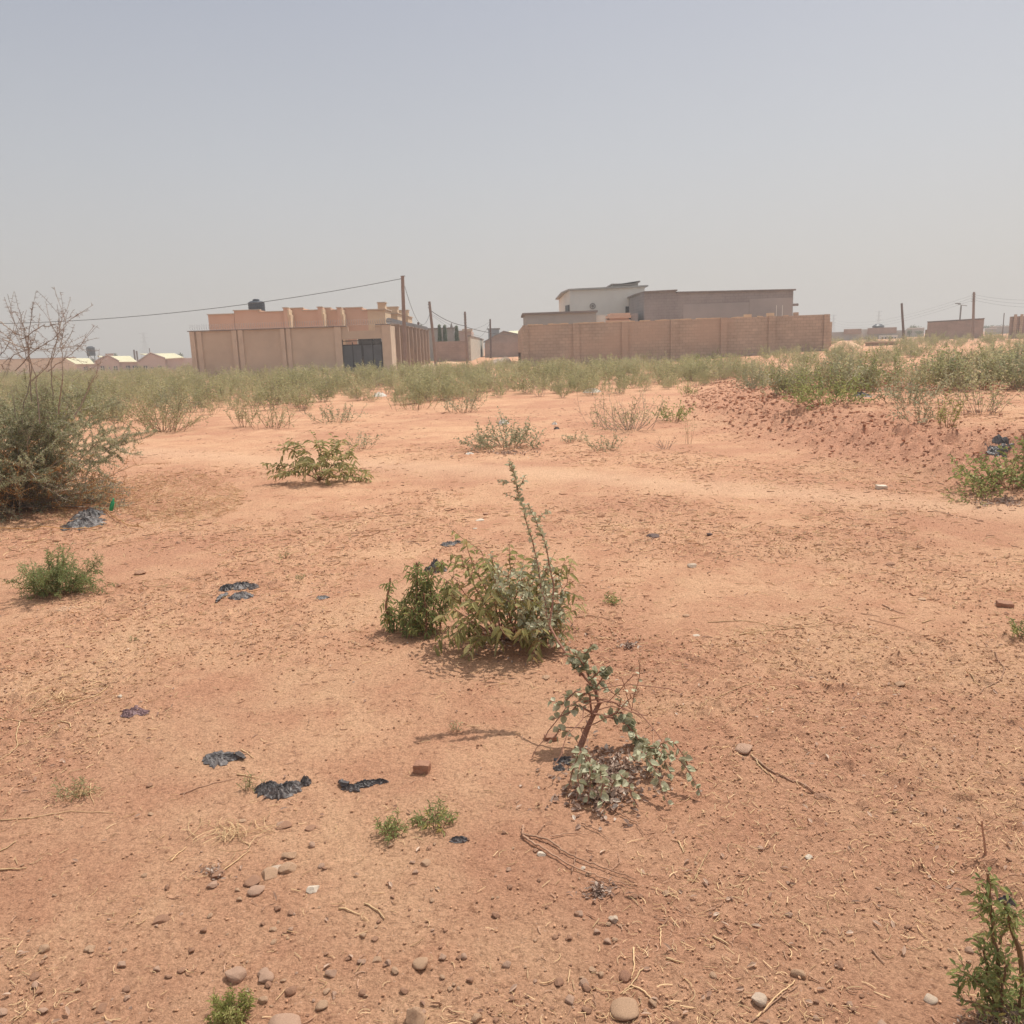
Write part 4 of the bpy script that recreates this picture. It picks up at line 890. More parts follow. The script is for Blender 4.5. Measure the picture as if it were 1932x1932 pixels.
# ---- thorn bush, left
def thornbush():
    rng = np.random.RandomState(5); c = G(40, 975); c = np.array([c[0] - .36, c[1] + .33, 0]); c[2] = hz(c[0], c[1])
    r = thing('thorn_bush', 'tall tangled grey green thorn bush at the left edge with bare spiny shoots above', 'bush', tuple(c))
    S = MB(); D = MB(); Lf = MB(); P_all = []
    def twig(P, rad, tgt, mb): mb.tube(P, rad * np.linspace(1, .3, len(P)), 4, r=rng.rand(), cap=False)
    for i in range(105):
        a = rng.rand() * 2 * pi; sp = radians_(88) * rng.rand() ** .55; d = np.array([sin(sp) * cos(a), sin(sp) * sin(a) * .9, cos(sp) * 1.2])
        l = 1.0 + .52 * rng.rand(); P = stempath(rng, c + np.array([cos(a), sin(a), 0]) * .12 * rng.rand(), d, l, 12, .13, -.01)
        P[:, 2] = np.maximum(P[:, 2], c[2] + .04); twig(P, .009, 0, S)
        for j in range(11):
            t = .18 + .8 * rng.rand(); q, T = along(P, np.array([min(t, .98)])); Q = stempath(rng, q[0], unit(T[0] * .7 + rng.normal(size=3) * .75), .22 + .38 * rng.rand(), 7, .22, 0); Q[:, 2] = np.maximum(Q[:, 2], c[2] + .02)
            low = q[0][2] - c[2] < .5
            mb = D if (low and rng.rand() < .55) else S
            mb.tube(Q, .0035 * np.linspace(1, .4, len(Q)), 3, r=rng.rand(), cap=False); P_all.append((Q, mb))
            for _ in range(3):
                q2, T2 = along(Q, np.array([.15 + .8 * rng.rand()])); Q2 = stempath(rng, q2[0], unit(T2[0] * .6 + rng.normal(size=3)), .08 + .14 * rng.rand(), 4, .25, 0); Q2[:, 2] = np.maximum(Q2[:, 2], c[2] + .01)
                mb.tube(Q2, .0018, 3, r=rng.rand(), cap=False); P_all.append((Q2, mb))
    # bare shoots standing above, each drawn to its own place and at the bush's own distance
    Yb = c[1] - .1
    sh = [[(40, 800), (60, 700), (45, 620), (28, 552)], [(75, 800), (68, 710), (42, 650), (8, 560)], [(60, 760), (55, 690), (52, 640), (60, 590), (62, 570)], [(110, 780), (118, 720), (116, 660), (120, 610), (148, 594)],
          [(100, 760), (96, 690), (108, 640), (118, 600), (115, 585)], [(40, 640), (80, 616), (108, 612), (135, 596)], [(30, 700), (60, 665), (100, 640), (128, 612)], [(5, 640), (40, 655), (80, 660), (120, 655), (163, 651)],
          [(0, 606), (30, 630), (60, 640)], [(90, 700), (130, 672), (160, 645)], [(-20, 690), (10, 660), (28, 610)], [(140, 790), (165, 740), (185, 700), (190, 680)], [(60, 655), (30, 668), (0, 690)], [(55, 700), (20, 640), (0, 625)], [(60, 720), (90, 690), (105, 650), (112, 620)]]
    for s in sh:
        yy = Yb + rng.normal() * .2; K = np.array([at(a, b, yy + rng.normal() * .04) for a, b in s]); k = np.linspace(0, len(K) - 1, 16); P = np.stack([np.interp(k, range(len(K)), K[:, i]) for i in range(3)], 1) + rng.normal(size=(16, 3)) * .004
        S.tube(P, np.linspace(.0060, .0018, 16), 4, r=rng.rand(), cap=False); P_all.append((P, 'bare'))
        for _ in range(7):
            q2, T2 = along(P, np.array([.25 + .72 * rng.rand()])); Q2 = stempath(rng, q2[0], unit(T2[0] * .9 + rng.normal(size=3) * .8), .12 + .28 * rng.rand(), 6, .08, 0); S.tube(Q2, .0020, 3, r=rng.rand(), cap=False); P_all.append((Q2, 'bare'))
    # spines: thin three sided needles along every twig
    sp_v = np.array([[0, .06, 0], [.05, -.04, 0], [-.05, -.04, 0], [0, 0, 1.0]]); f3 = [[0, 1, 3], [1, 2, 3], [2, 0, 3]]
    for tgt, nm in ((S, 0), (D, 1)):
        pos = []; dr = []
        for P, mb in P_all:
            if (mb is D) != (nm == 1): continue
            Ln = np.linalg.norm(np.diff(P, axis=0), axis=1).sum(); n = int(Ln / .022); 
            if n < 1: continue
            q, T = along(P, rng.rand(n) * .99); v = rng.normal(size=(n, 3)); v -= T * (v * T).sum(1)[:, None]; pos.append(q); dr.append(v / np.linalg.norm(v, axis=1)[:, None] + T * .2)
        pos = np.concatenate(pos); dr = np.concatenate(dr); Z = dr / np.linalg.norm(dr, axis=1)[:, None]; A = np.cross(Z, [.3, .5, .8]); A /= np.linalg.norm(A, axis=1)[:, None]; B = np.cross(Z, A)
        tgt.stamp(sp_v, None, f3, pos, np.stack([A, B, Z], 2), .022 + .026 * rng.rand(len(pos)))
    for P, mb in P_all:
        if mb is D or (isinstance(mb, str)): continue
        zc = P[:, 2].mean() - c[2]; dens = .0062 if zc > .42 else .016
        leafrow(Lf, rng, P, dens, .026, .011, 0, 1, 60, .1, rr=rng.rand())
    S.build('thorny_stems', M['thorn'], r); D.build('dry_thorny_twigs', M['thorn_dry'], r); Lf.build('foliage', M['lf_thorn'], r)
    return c
TBC = thornbush()

# ---- feathery bright green bush, front left
b = G(108, 1122)
rng = np.random.RandomState(8); S = MB(); Lf = MB()
shrub(rng, b, n=34, L=(.17, .32), spread=76, trop=.04, rad=.0025, sub=9, subL=.45, sub2=2, spacing=.0085, lL=.021, lW=.006, brad=.05, stems=S, lv=Lf, ell=np.array([1.25, .9, .85]))
r = thing('green_bush', 'low feathery bright green bush on bare soil below the thorn bush', 'bush', tuple(b)); S.build('stems', M['stem'], r); Lf.build('foliage', M['lf_fine'], r)

# ---- olive leafy bush, left of centre
def pinnate(rng, base, specs, S, Lf, lL, lW, spacing, rad=.006, droop=.35, dirdown=.15, sub=3):
    for (P, ln) in specs:
        S.tube(P, rad * np.linspace(1, .3, len(P)), 5, r=rng.rand(), cap=False)
        leafrow(Lf, rng, P, spacing, lL, lW, .45, 1, 60, droop, mode='flat', dirdown=dirdown, up=.8)
        for j in range(sub):
            t = .35 + .6 * (j + rng.rand()) / max(sub, 1); q, T = along(P, np.array([min(t, .98)])); Q = stempath(rng, q[0], unit(T[0] + rng.normal(size=3) * .7), ln, 6, .12, -.06)
            S.tube(Q, rad * .4 * np.linspace(1, .4, len(Q)), 4, r=rng.rand(), cap=False); leafrow(Lf, rng, Q, spacing * .75, lL, lW, .08, 1, 60, droop, mode='flat', dirdown=dirdown, up=.8)
def pxpath(rng, pts, n=10, jit=.006):
    K = np.array([at(*p) for p in pts]); k = np.linspace(0, len(K) - 1, n); return np.stack([np.interp(k, range(len(K)), K[:, i]) for i in range(3)], 1) + rng.normal(size=(n, 3)) * jit
rng = np.random.RandomState(12); b = G(603, 908); S = MB(); Lf = MB(); Y0 = b[1]
sp = []
for (ex, ey, dy) in ((532, 838, .1), (508, 878, 0), (560, 832, .15), (600, 828, .05), (640, 838, -.1), (665, 852, .1), (692, 888, 0), (697, 905, -.15), (530, 895, -.2), (570, 862, -.25), (615, 850, .3), (650, 872, -.3), (585, 880, -.3), (625, 893, -.35)):
    m_ = ((603 * .5 + ex * .5), (905 * .45 + ey * .55) - 10); sp.append((pxpath(rng, [(603, 906, Y0), (m_[0], m_[1], Y0 + dy * .5), (ex, ey, Y0 + dy)]), .20))
pinnate(rng, b, sp, S, Lf, .085, .026, .030, sub=6)
r = thing('leafy_bush', 'spreading dark olive bush with long rows of leaflets, alone on bare soil left of centre', 'bush', tuple(b)); S.build('stems', M['stem'], r); Lf.build('foliage', M['lf_broad'], r)

# ---- big broadleaf bush in the middle
rng = np.random.RandomState(21); b = G(955, 1205); S = MB(); Lf = MB(); Y0 = b[1]; sp = []
for (ex, ey, dy) in ((878, 1018, .1), (868, 1050, -.1), (905, 1035, 0), (930, 1055, -.15), (850, 1085, .05), (965, 1040, .1), (985, 1070, -.2), (1010, 1050, .1), (1040, 1055, 0), (1065, 1075, .05), (1078, 1100, -.1), (1072, 1140, .1), (1060, 1170, -.2), (835, 1110, -.1), (850, 1150, -.25),
                     (890, 1130, -.3), (930, 1120, -.35), (975, 1130, -.35), (1015, 1130, -.3), (1040, 1195, -.2), (870, 1170, -.35), (900, 1200, -.40), (945, 1185, -.45), (1000, 1190, -.42), (1025, 1215, -.38), (840, 1180, -.2), (960, 1095, .3), (910, 1090, .3), (1020, 1100, .3)):
    mx_ = 955 + (ex - 955) * .6; my = 1200 + (ey - 1200) * .55; sp.append((pxpath(rng, [(955 + (ex - 955) * .1, 1204, Y0), (mx_, my, Y0 + dy * .55), (ex, ey, Y0 + dy)]), .15))
pinnate(rng, b, sp, S, Lf, .056, .019, .029, rad=.0055, droop=.45, dirdown=.35, sub=4)
RL = MB()
for (ex, ey, dy) in ((985, 1062, -.25), (1010, 1045, -.05), (1035, 1062, -.1), (1058, 1082, 0), (1070, 1120, -.15), (1062, 1155, -.25), (1000, 1100, -.35), (1030, 1120, -.35), (1045, 1165, -.35), (985, 1150, -.4), (1015, 1175, -.4), (960, 1080, -.25), (940, 1075, -.3), (925, 1045, -.1), (1040, 1205, -.3)):
    P = pxpath(rng, [(980 + (ex - 980) * .15, 1200, Y0 - .05), (980 + (ex - 980) * .75, 1200 + (ey - 1200) * .55, Y0 + dy * .6), (ex, ey, Y0 + dy)], 9); S.tube(P, .003 * np.linspace(1, .4, 9), 4, r=rng.rand(), cap=False); leafrow(RL, rng, P, .013, .036, .025, .25, 1, 60, .2, mode='spiral', up=.5)
    for _ in range(3):
        q, T = along(P, np.array([.3 + .65 * rng.rand()])); Q = stempath(rng, q[0], unit(T[0] + rng.normal(size=3) * .7), .12, 5, .15, 0); S.tube(Q, .0015, 3, r=rng.rand(), cap=False); leafrow(RL, rng, Q, .013, .033, .023, .1, 1, 60, .2, mode='spiral', up=.5)
r = thing('leafy_bush', 'large olive green broadleaf bush in the middle of the picture, casting a shadow forward', 'bush', tuple(b)); S.build('stems', M['redstem'], r); Lf.build('foliage', M['lf_broad'], r); RL.build('round_leaves', M['lf_euc'], r)

# ---- bushy upright green shoots at its left side
rng = np.random.RandomState(31); b = G(782, 1190); S = MB(); Lf = MB(); Y0 = b[1]
for (pts, den, rad, wid) in (([(790, 1195, Y0), (788, 1130, Y0), (786, 1060, Y0)], .010, .009, .075), ([(735, 1180, Y0), (727, 1140, Y0), (737, 1092, Y0)], .03, .009, .05), ([(760, 1190, Y0), (760, 1165, Y0), (765, 1130, Y0)], .012, .006, .07), ([(815, 1190, Y0), (818, 1140, Y0), (806, 1080, Y0)], .014, .006, .07),
                             ([(745, 1195, Y0), (742, 1175, Y0), (735, 1150, Y0)], .010, .006, .07), ([(800, 1200, Y0 - .1), (806, 1170, Y0 - .1), (800, 1120, Y0 - .1)], .012, .006, .08), ([(772, 1200, Y0 - .12), (775, 1180, Y0 - .12), (780, 1145, Y0 - .12)], .01, .005, .08), ([(830, 1190, Y0), (835, 1150, Y0), (842, 1095, Y0)], .014, .005, .07), ([(812, 1090, Y0), (825, 1070, Y0), (838, 1062, Y0)], .02, .003, .05)):
    P = pxpath(rng, pts, 9, .003); S.tube(P, rad * np.linspace(1, .6, 9), 6, r=rng.rand()); Ln = np.linalg.norm(P[-1] - P[0])
    for _ in range(int(Ln / den * 2.3)):
        q, T = along(P, np.array([.10 + .90 * rng.rand() ** .8])); Q = stempath(rng, q[0], unit(rng.normal(size=3) * [1, 1, .5] + [0, 0, .3]), wid * (.5 + .8 * rng.rand()), 4, .2, -.12); S.tube(Q, .0012, 3, r=rng.rand(), cap=False); leafrow(Lf, rng, Q, .010, .032, .0095, .1, 1, 50, .4, dirdown=.25)
r = thing('green_shrub', 'upright bright green shoots crowding the left side of the large middle bush', 'shrub', tuple(b)); S.build('stems', M['redstem'], r); Lf.build('foliage', M['lf_neem'], r)

# ---- grey green round leaved sapling, leaning back over the middle bush
rng = np.random.RandomState(41); b = G(1093, 1412); Y0 = b[1]; S = MB(); Lf = MB(); FS = MB()
def round_leaves(mb, P, sp_=.022, L=.034, W=.030, t0=0.0, n=1):
    for _ in range(n): leafrow(mb, rng, P, sp_, L, W, t0, 1, 65, .12, .12, 'pair', .45)
trunk = pxpath(rng, [(1090, 1422, Y0 - .02), (1106, 1380, Y0 + .02), (1130, 1325, Y0 + .05), (1122, 1300, Y0 + .08), (1090, 1262, Y0 + .13), (1062, 1225, Y0 + .2), (1037, 1180, Y0 + .32), (1022, 1110, Y0 + .42), (1004, 1020, Y0 + .5), (985, 955, Y0 + .55), (972, 905, Y0 + .58), (963, 872, Y0 + .6)], 34, .002)
S.tube(trunk, np.interp(np.linspace(0, 1, 34), [0, .15, .3, .6, 1], [.015, .010, .0065, .004, .0013]), 8, r=.5)
fork = pxpath(rng, [(1037, 1180, Y0 + .32), (1046, 1110, Y0 + .40), (1030, 1030, Y0 + .45), (1012, 985, Y0 + .48), (995, 950, Y0 + .5)], 16, .002); S.tube(fork, np.linspace(.005, .0015, 16), 5, r=.4)
leafrow(Lf, rng, trunk[18:], .0060, .027, .019, 0, 1, 55, .1, mode='spiral', up=.45); leafrow(Lf, rng, fork, .0075, .027, .019, .15, 1, 55, .1, mode='spiral', up=.45)
for (pts, d) in (([(972, 905), (955, 912), (938, 908)], .5), ([(975, 925), (985, 912), (990, 895)], .5), ([(968, 890), (960, 878), (962, 866)], .6), ([(1012, 985), (1026, 968), (1034, 962)], .45), ([(985, 950), (972, 938), (950, 930)], .5)):
    P = pxpath(rng, [(a_, c_, Y0 + .57) for a_, c_ in pts], 6, .002); S.tube(P, .0014, 4, r=.3); leafrow(Lf, rng, P, .0075, .022, .016, 0, 1, 55, .1, up=.45)
BR = [([(1124, 1300, .06), (1105, 1262, .08), (1085, 1230, .06)], 2), ([(1090, 1262, .12), (1095, 1238, .1), (1120, 1216, .1)], 2), ([(1110, 1285, .06), (1128, 1270, .03), (1150, 1255, 0)], 2), ([(1115, 1345, .02), (1090, 1330, .02), (1075, 1345, 0), (1040, 1358, -.02)], 1), ([(1118, 1350, .02), (1112, 1310, 0), (1085, 1305, 0), (1060, 1330, 0), (1036, 1322, -.02)], 1),
      ([(1113, 1345, .02), (1145, 1352, .03), (1165, 1345, .03), (1172, 1318, .03), (1148, 1300, .03)], 1), ([(1165, 1345, .03), (1178, 1345, .02), (1192, 1378, 0), (1210, 1402, 0), (1222, 1425, -.02), (1212, 1452, -.03)], 4), ([(1140, 1350, .02), (1180, 1362, .0), (1205, 1395, -.03), (1222, 1430, -.06)], 2),
      ([(1095, 1262, .1), (1100, 1255, .1), (1112, 1240, .1)], 3), ([(1094, 1275, .1), (1087, 1250, .12), (1072, 1222, .12)], 3), ([(1108, 1290, .07), (1120, 1300, .05), (1135, 1280, .03), (1145, 1262, .02)], 2)]
for pts, dn in BR:
    P = pxpath(rng, [(a_, c_, Y0 + d_) for a_, c_, d_ in pts], 9, .002); S.tube(P, np.linspace(.005, .0018, 9), 5, r=.5, cap=False); round_leaves(Lf, P, .017, .036, .027, .15, dn * 2)
# ground hugging shoots around the foot
for (x0, y0, x1, y1, dn) in ((1200, 1440, 1270, 1480, 4), (1225, 1450, 1325, 1512, 3), (1190, 1440, 1260, 1530, 2), (1110, 1450, 1075, 1500, 2), (1120, 1470, 1110, 1525, 3), (1130, 1480, 1140, 1545, 3), (1100, 1440, 1040, 1410, 1), (1150, 1500, 1200, 1530, 2), (1230, 1440, 1300, 1460, 2), (1100, 1480, 1090, 1520, 2)):
    p = G(x0, y0); q = G(x1, y1); P = np.array([p + (q - p) * t + np.array([0, 0, .02 + .09 * sin(pi * t)]) for t in np.linspace(0, 1, 8)]) + rng.normal(size=(8, 3)) * .004; S.tube(P, .0024, 4, r=.4, cap=False); round_leaves(Lf, P, .019, .031, .024, .05, dn)
for k in range(10):
    p = b + np.array([.02, 0, .03 + .2 * rng.rand()]); P = stempath(rng, p, unit([rng.normal() * .8 + .2, -.3 + rng.normal() * .4, .3 + rng.normal() * .4]), .2 + .2 * rng.rand(), 8, .18, -.08); P[:, 2] = np.maximum(P[:, 2], b[2] + .005); S.tube(P, .0022, 4, r=rng.rand(), cap=False)
r = thing('grey_leaved_sapling', 'grey green round leaved sapling with a bent reddish trunk and one tall wispy top', 'sapling', tuple(b)); S.build('trunk', M['redstem'], r); Lf.build('foliage', M['lf_euc'], r)
# the slender shoot with a few leaves at its right
b2 = G(1190, 1345); S = MB(); Lf = MB(); P = pxpath(rng, [(1192, 1345, b2[1]), (1196, 1310, b2[1]), (1206, 1280, b2[1]), (1207, 1250, b2[1])], 8, .002); S.tube(P, .002, 4); round_leaves(Lf, P, .03, .03, .022, .2, 1)
P = pxpath(rng, [(1192, 1340, b2[1]), (1182, 1310, b2[1]), (1172, 1280, b2[1])], 6, .002); S.tube(P, .002, 4); round_leaves(Lf, P, .05, .03, .022, .2, 1)
r = thing('seedling', 'thin upright seedling with a few round leaves right of the bent sapling', 'plant', tuple(b2)); S.build('stems', M['redstem'], r); Lf.build('foliage', M['lf_euc'], r)

# ---- bottom right shrub
rng = np.random.RandomState(51); b = G(1885, 1900); S = MB(); Lf = MB(); Y0 = b[1]
for (pts, den, rad, wid) in (([(1885, 1900, Y0), (1880, 1800, Y0), (1870, 1720, Y0), (1862, 1645, Y0)], .0048, .006, .042), ([(1935, 1890, Y0 + .02), (1922, 1790, Y0 + .02), (1905, 1740, Y0 + .02), (1895, 1700, Y0)], .012, .007, .035), ([(1880, 1905, Y0 - .03), (1850, 1860, Y0 - .03), (1820, 1835, Y0 - .03)], .0035, .004, .045),
                             ([(1880, 1910, Y0), (1868, 1850, Y0), (1855, 1790, Y0)], .0038, .004, .045), ([(1890, 1905, Y0 - .05), (1892, 1860, Y0 - .05), (1900, 1820, Y0 - .05)], .0042, .004, .045), ([(1920, 1925, Y0 - .02), (1925, 1880, Y0 - .02), (1930, 1830, Y0)], .0048, .004, .045), ([(1920, 1930, Y0 - .05), (1960, 1890, Y0 - .05), (1980, 1850, Y0)], .005, .004, .045),
                             ([(1875, 1915, Y0 - .06), (1845, 1895, Y0 - .06), (1815, 1885, Y0 - .04)], .0042, .004, .04), ([(1885, 1780, Y0), (1898, 1750, Y0), (1905, 1715, Y0)], .006, .003, .04)):
    P = pxpath(rng, pts, 10, .0015); S.tube(P, rad * np.linspace(1, .5, 10), 6, r=rng.rand()); Ln = np.linalg.norm(np.diff(P, axis=0), axis=1).sum()
    for _ in range(int(Ln / den * .8)):
        q, T = along(P, np.array([.05 + .95 * rng.rand() ** .8])); Q = stempath(rng, q[0], unit(rng.normal(size=3) * [1, 1, .6] + [0, 0, .35]), wid * (.4 + .7 * rng.rand()), 4, .2, 0); S.tube(Q, .0008, 3, r=rng.rand(), cap=False); leafrow(Lf, rng, Q, .0085, .024, .0072, .1, 1, 55, .25)
for (x_, y_, s) in ((1830, 1690, 1), (1785, 1700, 1), (1860, 1770, 1)):
    pass
r = thing('green_shrub', 'small upright leafy green shrub in the bottom right corner', 'shrub', tuple(b)); S.build('stems', M['stem'], r); Lf.build('foliage', M['lf_neem'], r)
Lb = MB(); Sb = MB()
P = pxpath(rng, [(1872, 1715, Y0), (1845, 1690, Y0), (1815, 1672, Y0)], 6, .001); Sb.tube(P, .001, 3); leafrow(Lb, rng, P, .03, .035, .014, .3, 1, 50, .2)
P = pxpath(rng, [(1875, 1770, Y0), (1855, 1755, Y0), (1840, 1765, Y0)], 6, .001); Sb.tube(P, .001, 3); leafrow(Lb, rng, P, .02, .04, .014, .3, 1, 50, .2)
o = Lb.build('broad_leaves', M['lf_broad'], r); Sb.build('side_twigs', M['stem'], r)

# ---- smaller plants, each its own
SM = [
 ('green_tuft', 'round bright green tuft at the bottom edge left of centre', 437, 1925, dict(n=34, L=(.04, .078), spread=48, sub=6, rad=.001, spacing=.0045, lL=.012, lW=.0036, brad=.04), 'lf_yellow'),
 ('green_tuft', 'small green tuft in the lower centre, left of a pair', 742, 1575, dict(n=20, L=(.04, .075), spread=58, sub=5, rad=.0012, spacing=.006, lL=.015, lW=.004, brad=.03), 'lf_neem'),
 ('green_tuft', 'small green tuft in the lower centre, wider right one of a pair', 822, 1556, dict(n=24, L=(.04, .08), spread=72, sub=5, rad=.0012, spacing=.007, lL=.016, lW=.0045, brad=.04), 'lf_neem'),
 ('green_tuft', 'tiny green tuft alone right of the large middle bush', 1155, 1138, dict(n=10, L=(.04, .07), spread=72, sub=3, rad=.0015, spacing=.008, lL=.022, lW=.007, brad=.02), 'lf_neem'),
 ('green_tuft', 'tiny faded green tuft above the black bags, left of the middle bush', 538, 1053, dict(n=8, L=(.04, .07), spread=65, sub=2, rad=.0015, spacing=.01, lL=.02, lW=.004, brad=.02), 'lf_weed'),
 ('green_tuft', 'tiny dull tuft between the crumpled black bag and the middle bush', 568, 1098, dict(n=8, L=(.03, .05), spread=65, sub=2, rad=.0015, spacing=.01, lL=.02, lW=.004, brad=.02), 'lf_weed'),
 ('green_tuft', 'tiny green seedling touching the left end of the lowest black bag', 468, 1490, dict(n=9, L=(.04, .075), spread=50, sub=2, rad=.001, spacing=.009, lL=.018, lW=.0035, brad=.02), 'lf_weed'),
 ('green_tuft', 'sparse grey green tuft with long straws at the lower left', 142, 1502, dict(n=16, L=(.05, .09), spread=85, sub=3, rad=.001, spacing=.009, lL=.016, lW=.004, brad=.04), 'lf_weed'),
 ('green_tuft', 'green tuft cut by the right edge halfway down', 1926, 1205, dict(n=12, L=(.06, .11), spread=60, sub=4, rad=.0015, spacing=.007, lL=.02, lW=.006, brad=.03), 'lf_neem'),
 ('green_tuft', 'tiny tuft above the brick, left of the bent sapling', 860, 1380, dict(n=7, L=(.03, .05), spread=60, sub=2, rad=.001, spacing=.009, lL=.014, lW=.004, brad=.02), 'lf_weed'),
 ('green_tuft', 'minute green seedling on bare soil at the left, above the loop of straw', 250, 1210, dict(n=6, L=(.02, .035), spread=80, sub=2, rad=.001, spacing=.009, lL=.014, lW=.005, brad=.01), 'lf_weed'),
]
for i, (nm, lb, px, py, kw, lm) in enumerate(SM):
    plant(nm, lb, 'plant', G(px, py), lm, 'stem', seed=100 + i, **kw)
# mid distance weeds
MD = [
 ('bluish_weed', 'bushy blue green weed with a pale bag caught behind it, centre', 952, 845, dict(n=34, L=(.30, .60), spread=72, sub=5, rad=.004, spacing=.028, lL=.055, lW=.022, brad=.35, ell=np.array([1.5, 1, .8])), 'lf_blue'),
 ('bluish_weed', 'thin blue green weed just behind the olive bush left of centre', 684, 848, dict(n=12, L=(.22, .38), spread=60, sub=3, rad=.003, spacing=.035, lL=.05, lW=.02, brad=.15), 'lf_blue'),
 ('bluish_weed', 'small low blue green weed right of the centre weed', 1080, 834, dict(n=12, L=(.12, .2), spread=70, sub=3, rad=.003, spacing=.03, lL=.04, lW=.018, brad=.12), 'lf_blue'),
 ('bluish_weed', 'low green weed with one tall stalk below the brown mixed weeds', 1140, 850, dict(n=16, L=(.16, .34), spread=75, sub=3, rad=.003, spacing=.03, lL=.045, lW=.018, brad=.15), 'lf_blue'),
 ('brown_weed', 'wide half dry brown and green weed right of centre', 1185, 812, dict(n=34, L=(.4, .8), spread=68, sub=6, rad=.005, spacing=.05, lL=.05, lW=.016, brad=.45, leafless=.3), 'lf_weed'),
 ('green_weed', 'dark green low weed right of the half dry one', 1272, 795, dict(n=18, L=(.25, .45), spread=75, sub=4, rad=.004, spacing=.035, lL=.06, lW=.026, brad=.2), 'lf_weedgreen'),
 ('brown_weed', 'small dry brown weed in the crumbly soil right of centre', 1255, 848, dict(n=10, L=(.12, .26), spread=70, sub=4, rad=.003, spacing=.05, lL=.03, lW=.01, brad=.1, leafless=.5), 'lf_dry'),
 ('green_weed', 'thin wispy weed with upright stalks below the dark green weed', 1300, 838, dict(n=6, L=(.3, .5), spread=18, sub=2, rad=.002, spacing=.06, lL=.03, lW=.01, brad=.08), 'lf_weed'),
 ('green_weed', 'broad bright green weed on the crest of the soil bank', 1555, 768, dict(n=40, L=(.35, .65), spread=78, sub=5, rad=.004, spacing=.035, lL=.06, lW=.028, brad=.5, ell=np.array([1.4, 1, .8])), 'lf_weedgreen'),
 ('green_weed', 'bright green patch against the middle of the tan block wall', 1322, 702, dict(n=40, L=(.6, 1.1), spread=55, sub=6, rad=.006, spacing=.08, lL=.12, lW=.04, brad=1.0), 'lf_weedgreen'),
 ('brown_weed', 'upright grey brown weed on the bank near the right edge', 1848, 780, dict(n=26, L=(.35, .75), spread=42, sub=5, rad=.004, spacing=.05, lL=.05, lW=.02, brad=.4, leafless=.15), 'lf_weed'),
 ('yellow_weed', 'yellow green upright weed on the bank right of the dark weed', 1785, 812, dict(n=14, L=(.3, .55), spread=22, sub=3, rad=.003, spacing=.03, lL=.04, lW=.013, brad=.12), 'lf_yellow'),
 ('green_weed', 'dark low weed on the slope of the bank, half dry', 1735, 806, dict(n=22, L=(.2, .38), spread=70, sub=4, rad=.003, spacing=.03, lL=.04, lW=.016, brad=.22, leafless=.3), 'lf_blue'),
 ('green_weed', 'dense green weed beside a scrap of pale plastic on the bank', 1715, 762, dict(n=30, L=(.3, .6), spread=65, sub=5, rad=.004, spacing=.035, lL=.055, lW=.022, brad=.35), 'lf_blue'),
 ('brown_weed', 'grey brown weed with bare stalks right of the bright green one on the bank', 1612, 742, dict(n=24, L=(.35, .7), spread=50, sub=5, rad=.004, spacing=.06, lL=.045, lW=.016, brad=.4, leafless=.4), 'lf_weed'),
 ('leafy_bush', 'pale green bush at the right edge below the torn black bag', 1905, 925, dict(n=34, L=(.25, .50), spread=78, sub=5, rad=.004, spacing=.024, lL=.05, lW=.024, brad=.3, ell=np.array([1.5, 1, .75])), 'lf_weedgreen'),
 ('green_weed', 'low trailing green stems in front of the pale bush at the right edge', 1845, 945, dict(n=16, L=(.12, .24), spread=85, sub=3, rad=.003, spacing=.025, lL=.035, lW=.016, brad=.2), 'lf_weedgreen'),
 ('bluish_weed', 'grey green round weed at the front of the scrub beside the thorn bush', 308, 815, dict(n=46, L=(.55, .95), spread=66, sub=6, rad=.005, spacing=.04, lL=.05, lW=.018, brad=.55), 'lf_weed'),
 ('bluish_weed', 'upright thin weed at the scrub front, right of the round grey green one', 460, 806, dict(n=14, L=(.4, .8), spread=38, sub=5, rad=.004, spacing=.04, lL=.05, lW=.02, brad=.2), 'lf_weed'),
 ('bluish_weed', 'loose grey green weed at the scrub front below the compound wall', 515, 808, dict(n=22, L=(.3, .75), spread=55, sub=5, rad=.004, spacing=.04, lL=.05, lW=.02, brad=.5, leafless=.1), 'lf_weed'),
 ('bluish_weed', 'low wide weed with one upright fork above the olive bush', 635, 797, dict(n=24, L=(.25, .6), spread=68, sub=4, rad=.004, spacing=.04, lL=.055, lW=.022, brad=.45), 'lf_blue'),
 ('brown_weed', 'tiny bare v shaped dead weed on soil above the olive bush', 576, 782, dict(n=5, L=(.18, .3), spread=40, sub=2, rad=.005, spacing=.2, lL=.02, lW=.008, brad=.05, leafless=1.0), 'lf_dry'),
 ('bluish_weed', 'pair of small grey green weeds at the scrub front left of centre', 785, 772, dict(n=26, L=(.25, .6), spread=60, sub=4, rad=.004, spacing=.045, lL=.05, lW=.02, brad=.7), 'lf_weed'),
 ('bluish_weed', 'grey green weed with a small red brown shoot just left of centre', 872, 778, dict(n=26, L=(.3, .65), spread=58, sub=4, rad=.004, spacing=.045, lL=.055, lW=.022, brad=.4), 'lf_blue'),
 ('brown_weed', 'dry leafless stalk weed leaning left beside the half dry one', 1125, 800, dict(n=7, L=(.35, .75), spread=58, sub=5, rad=.004, spacing=.08, lL=.035, lW=.012, brad=.2, leafless=.4), 'lf_dry'),
]
for i, (nm, lb, px, py, kw, lm) in enumerate(MD):
    plant(nm, lb, 'weed', G(px, py), lm, 'thorn' if 'brown' in nm else 'stem', seed=200 + i, **kw)

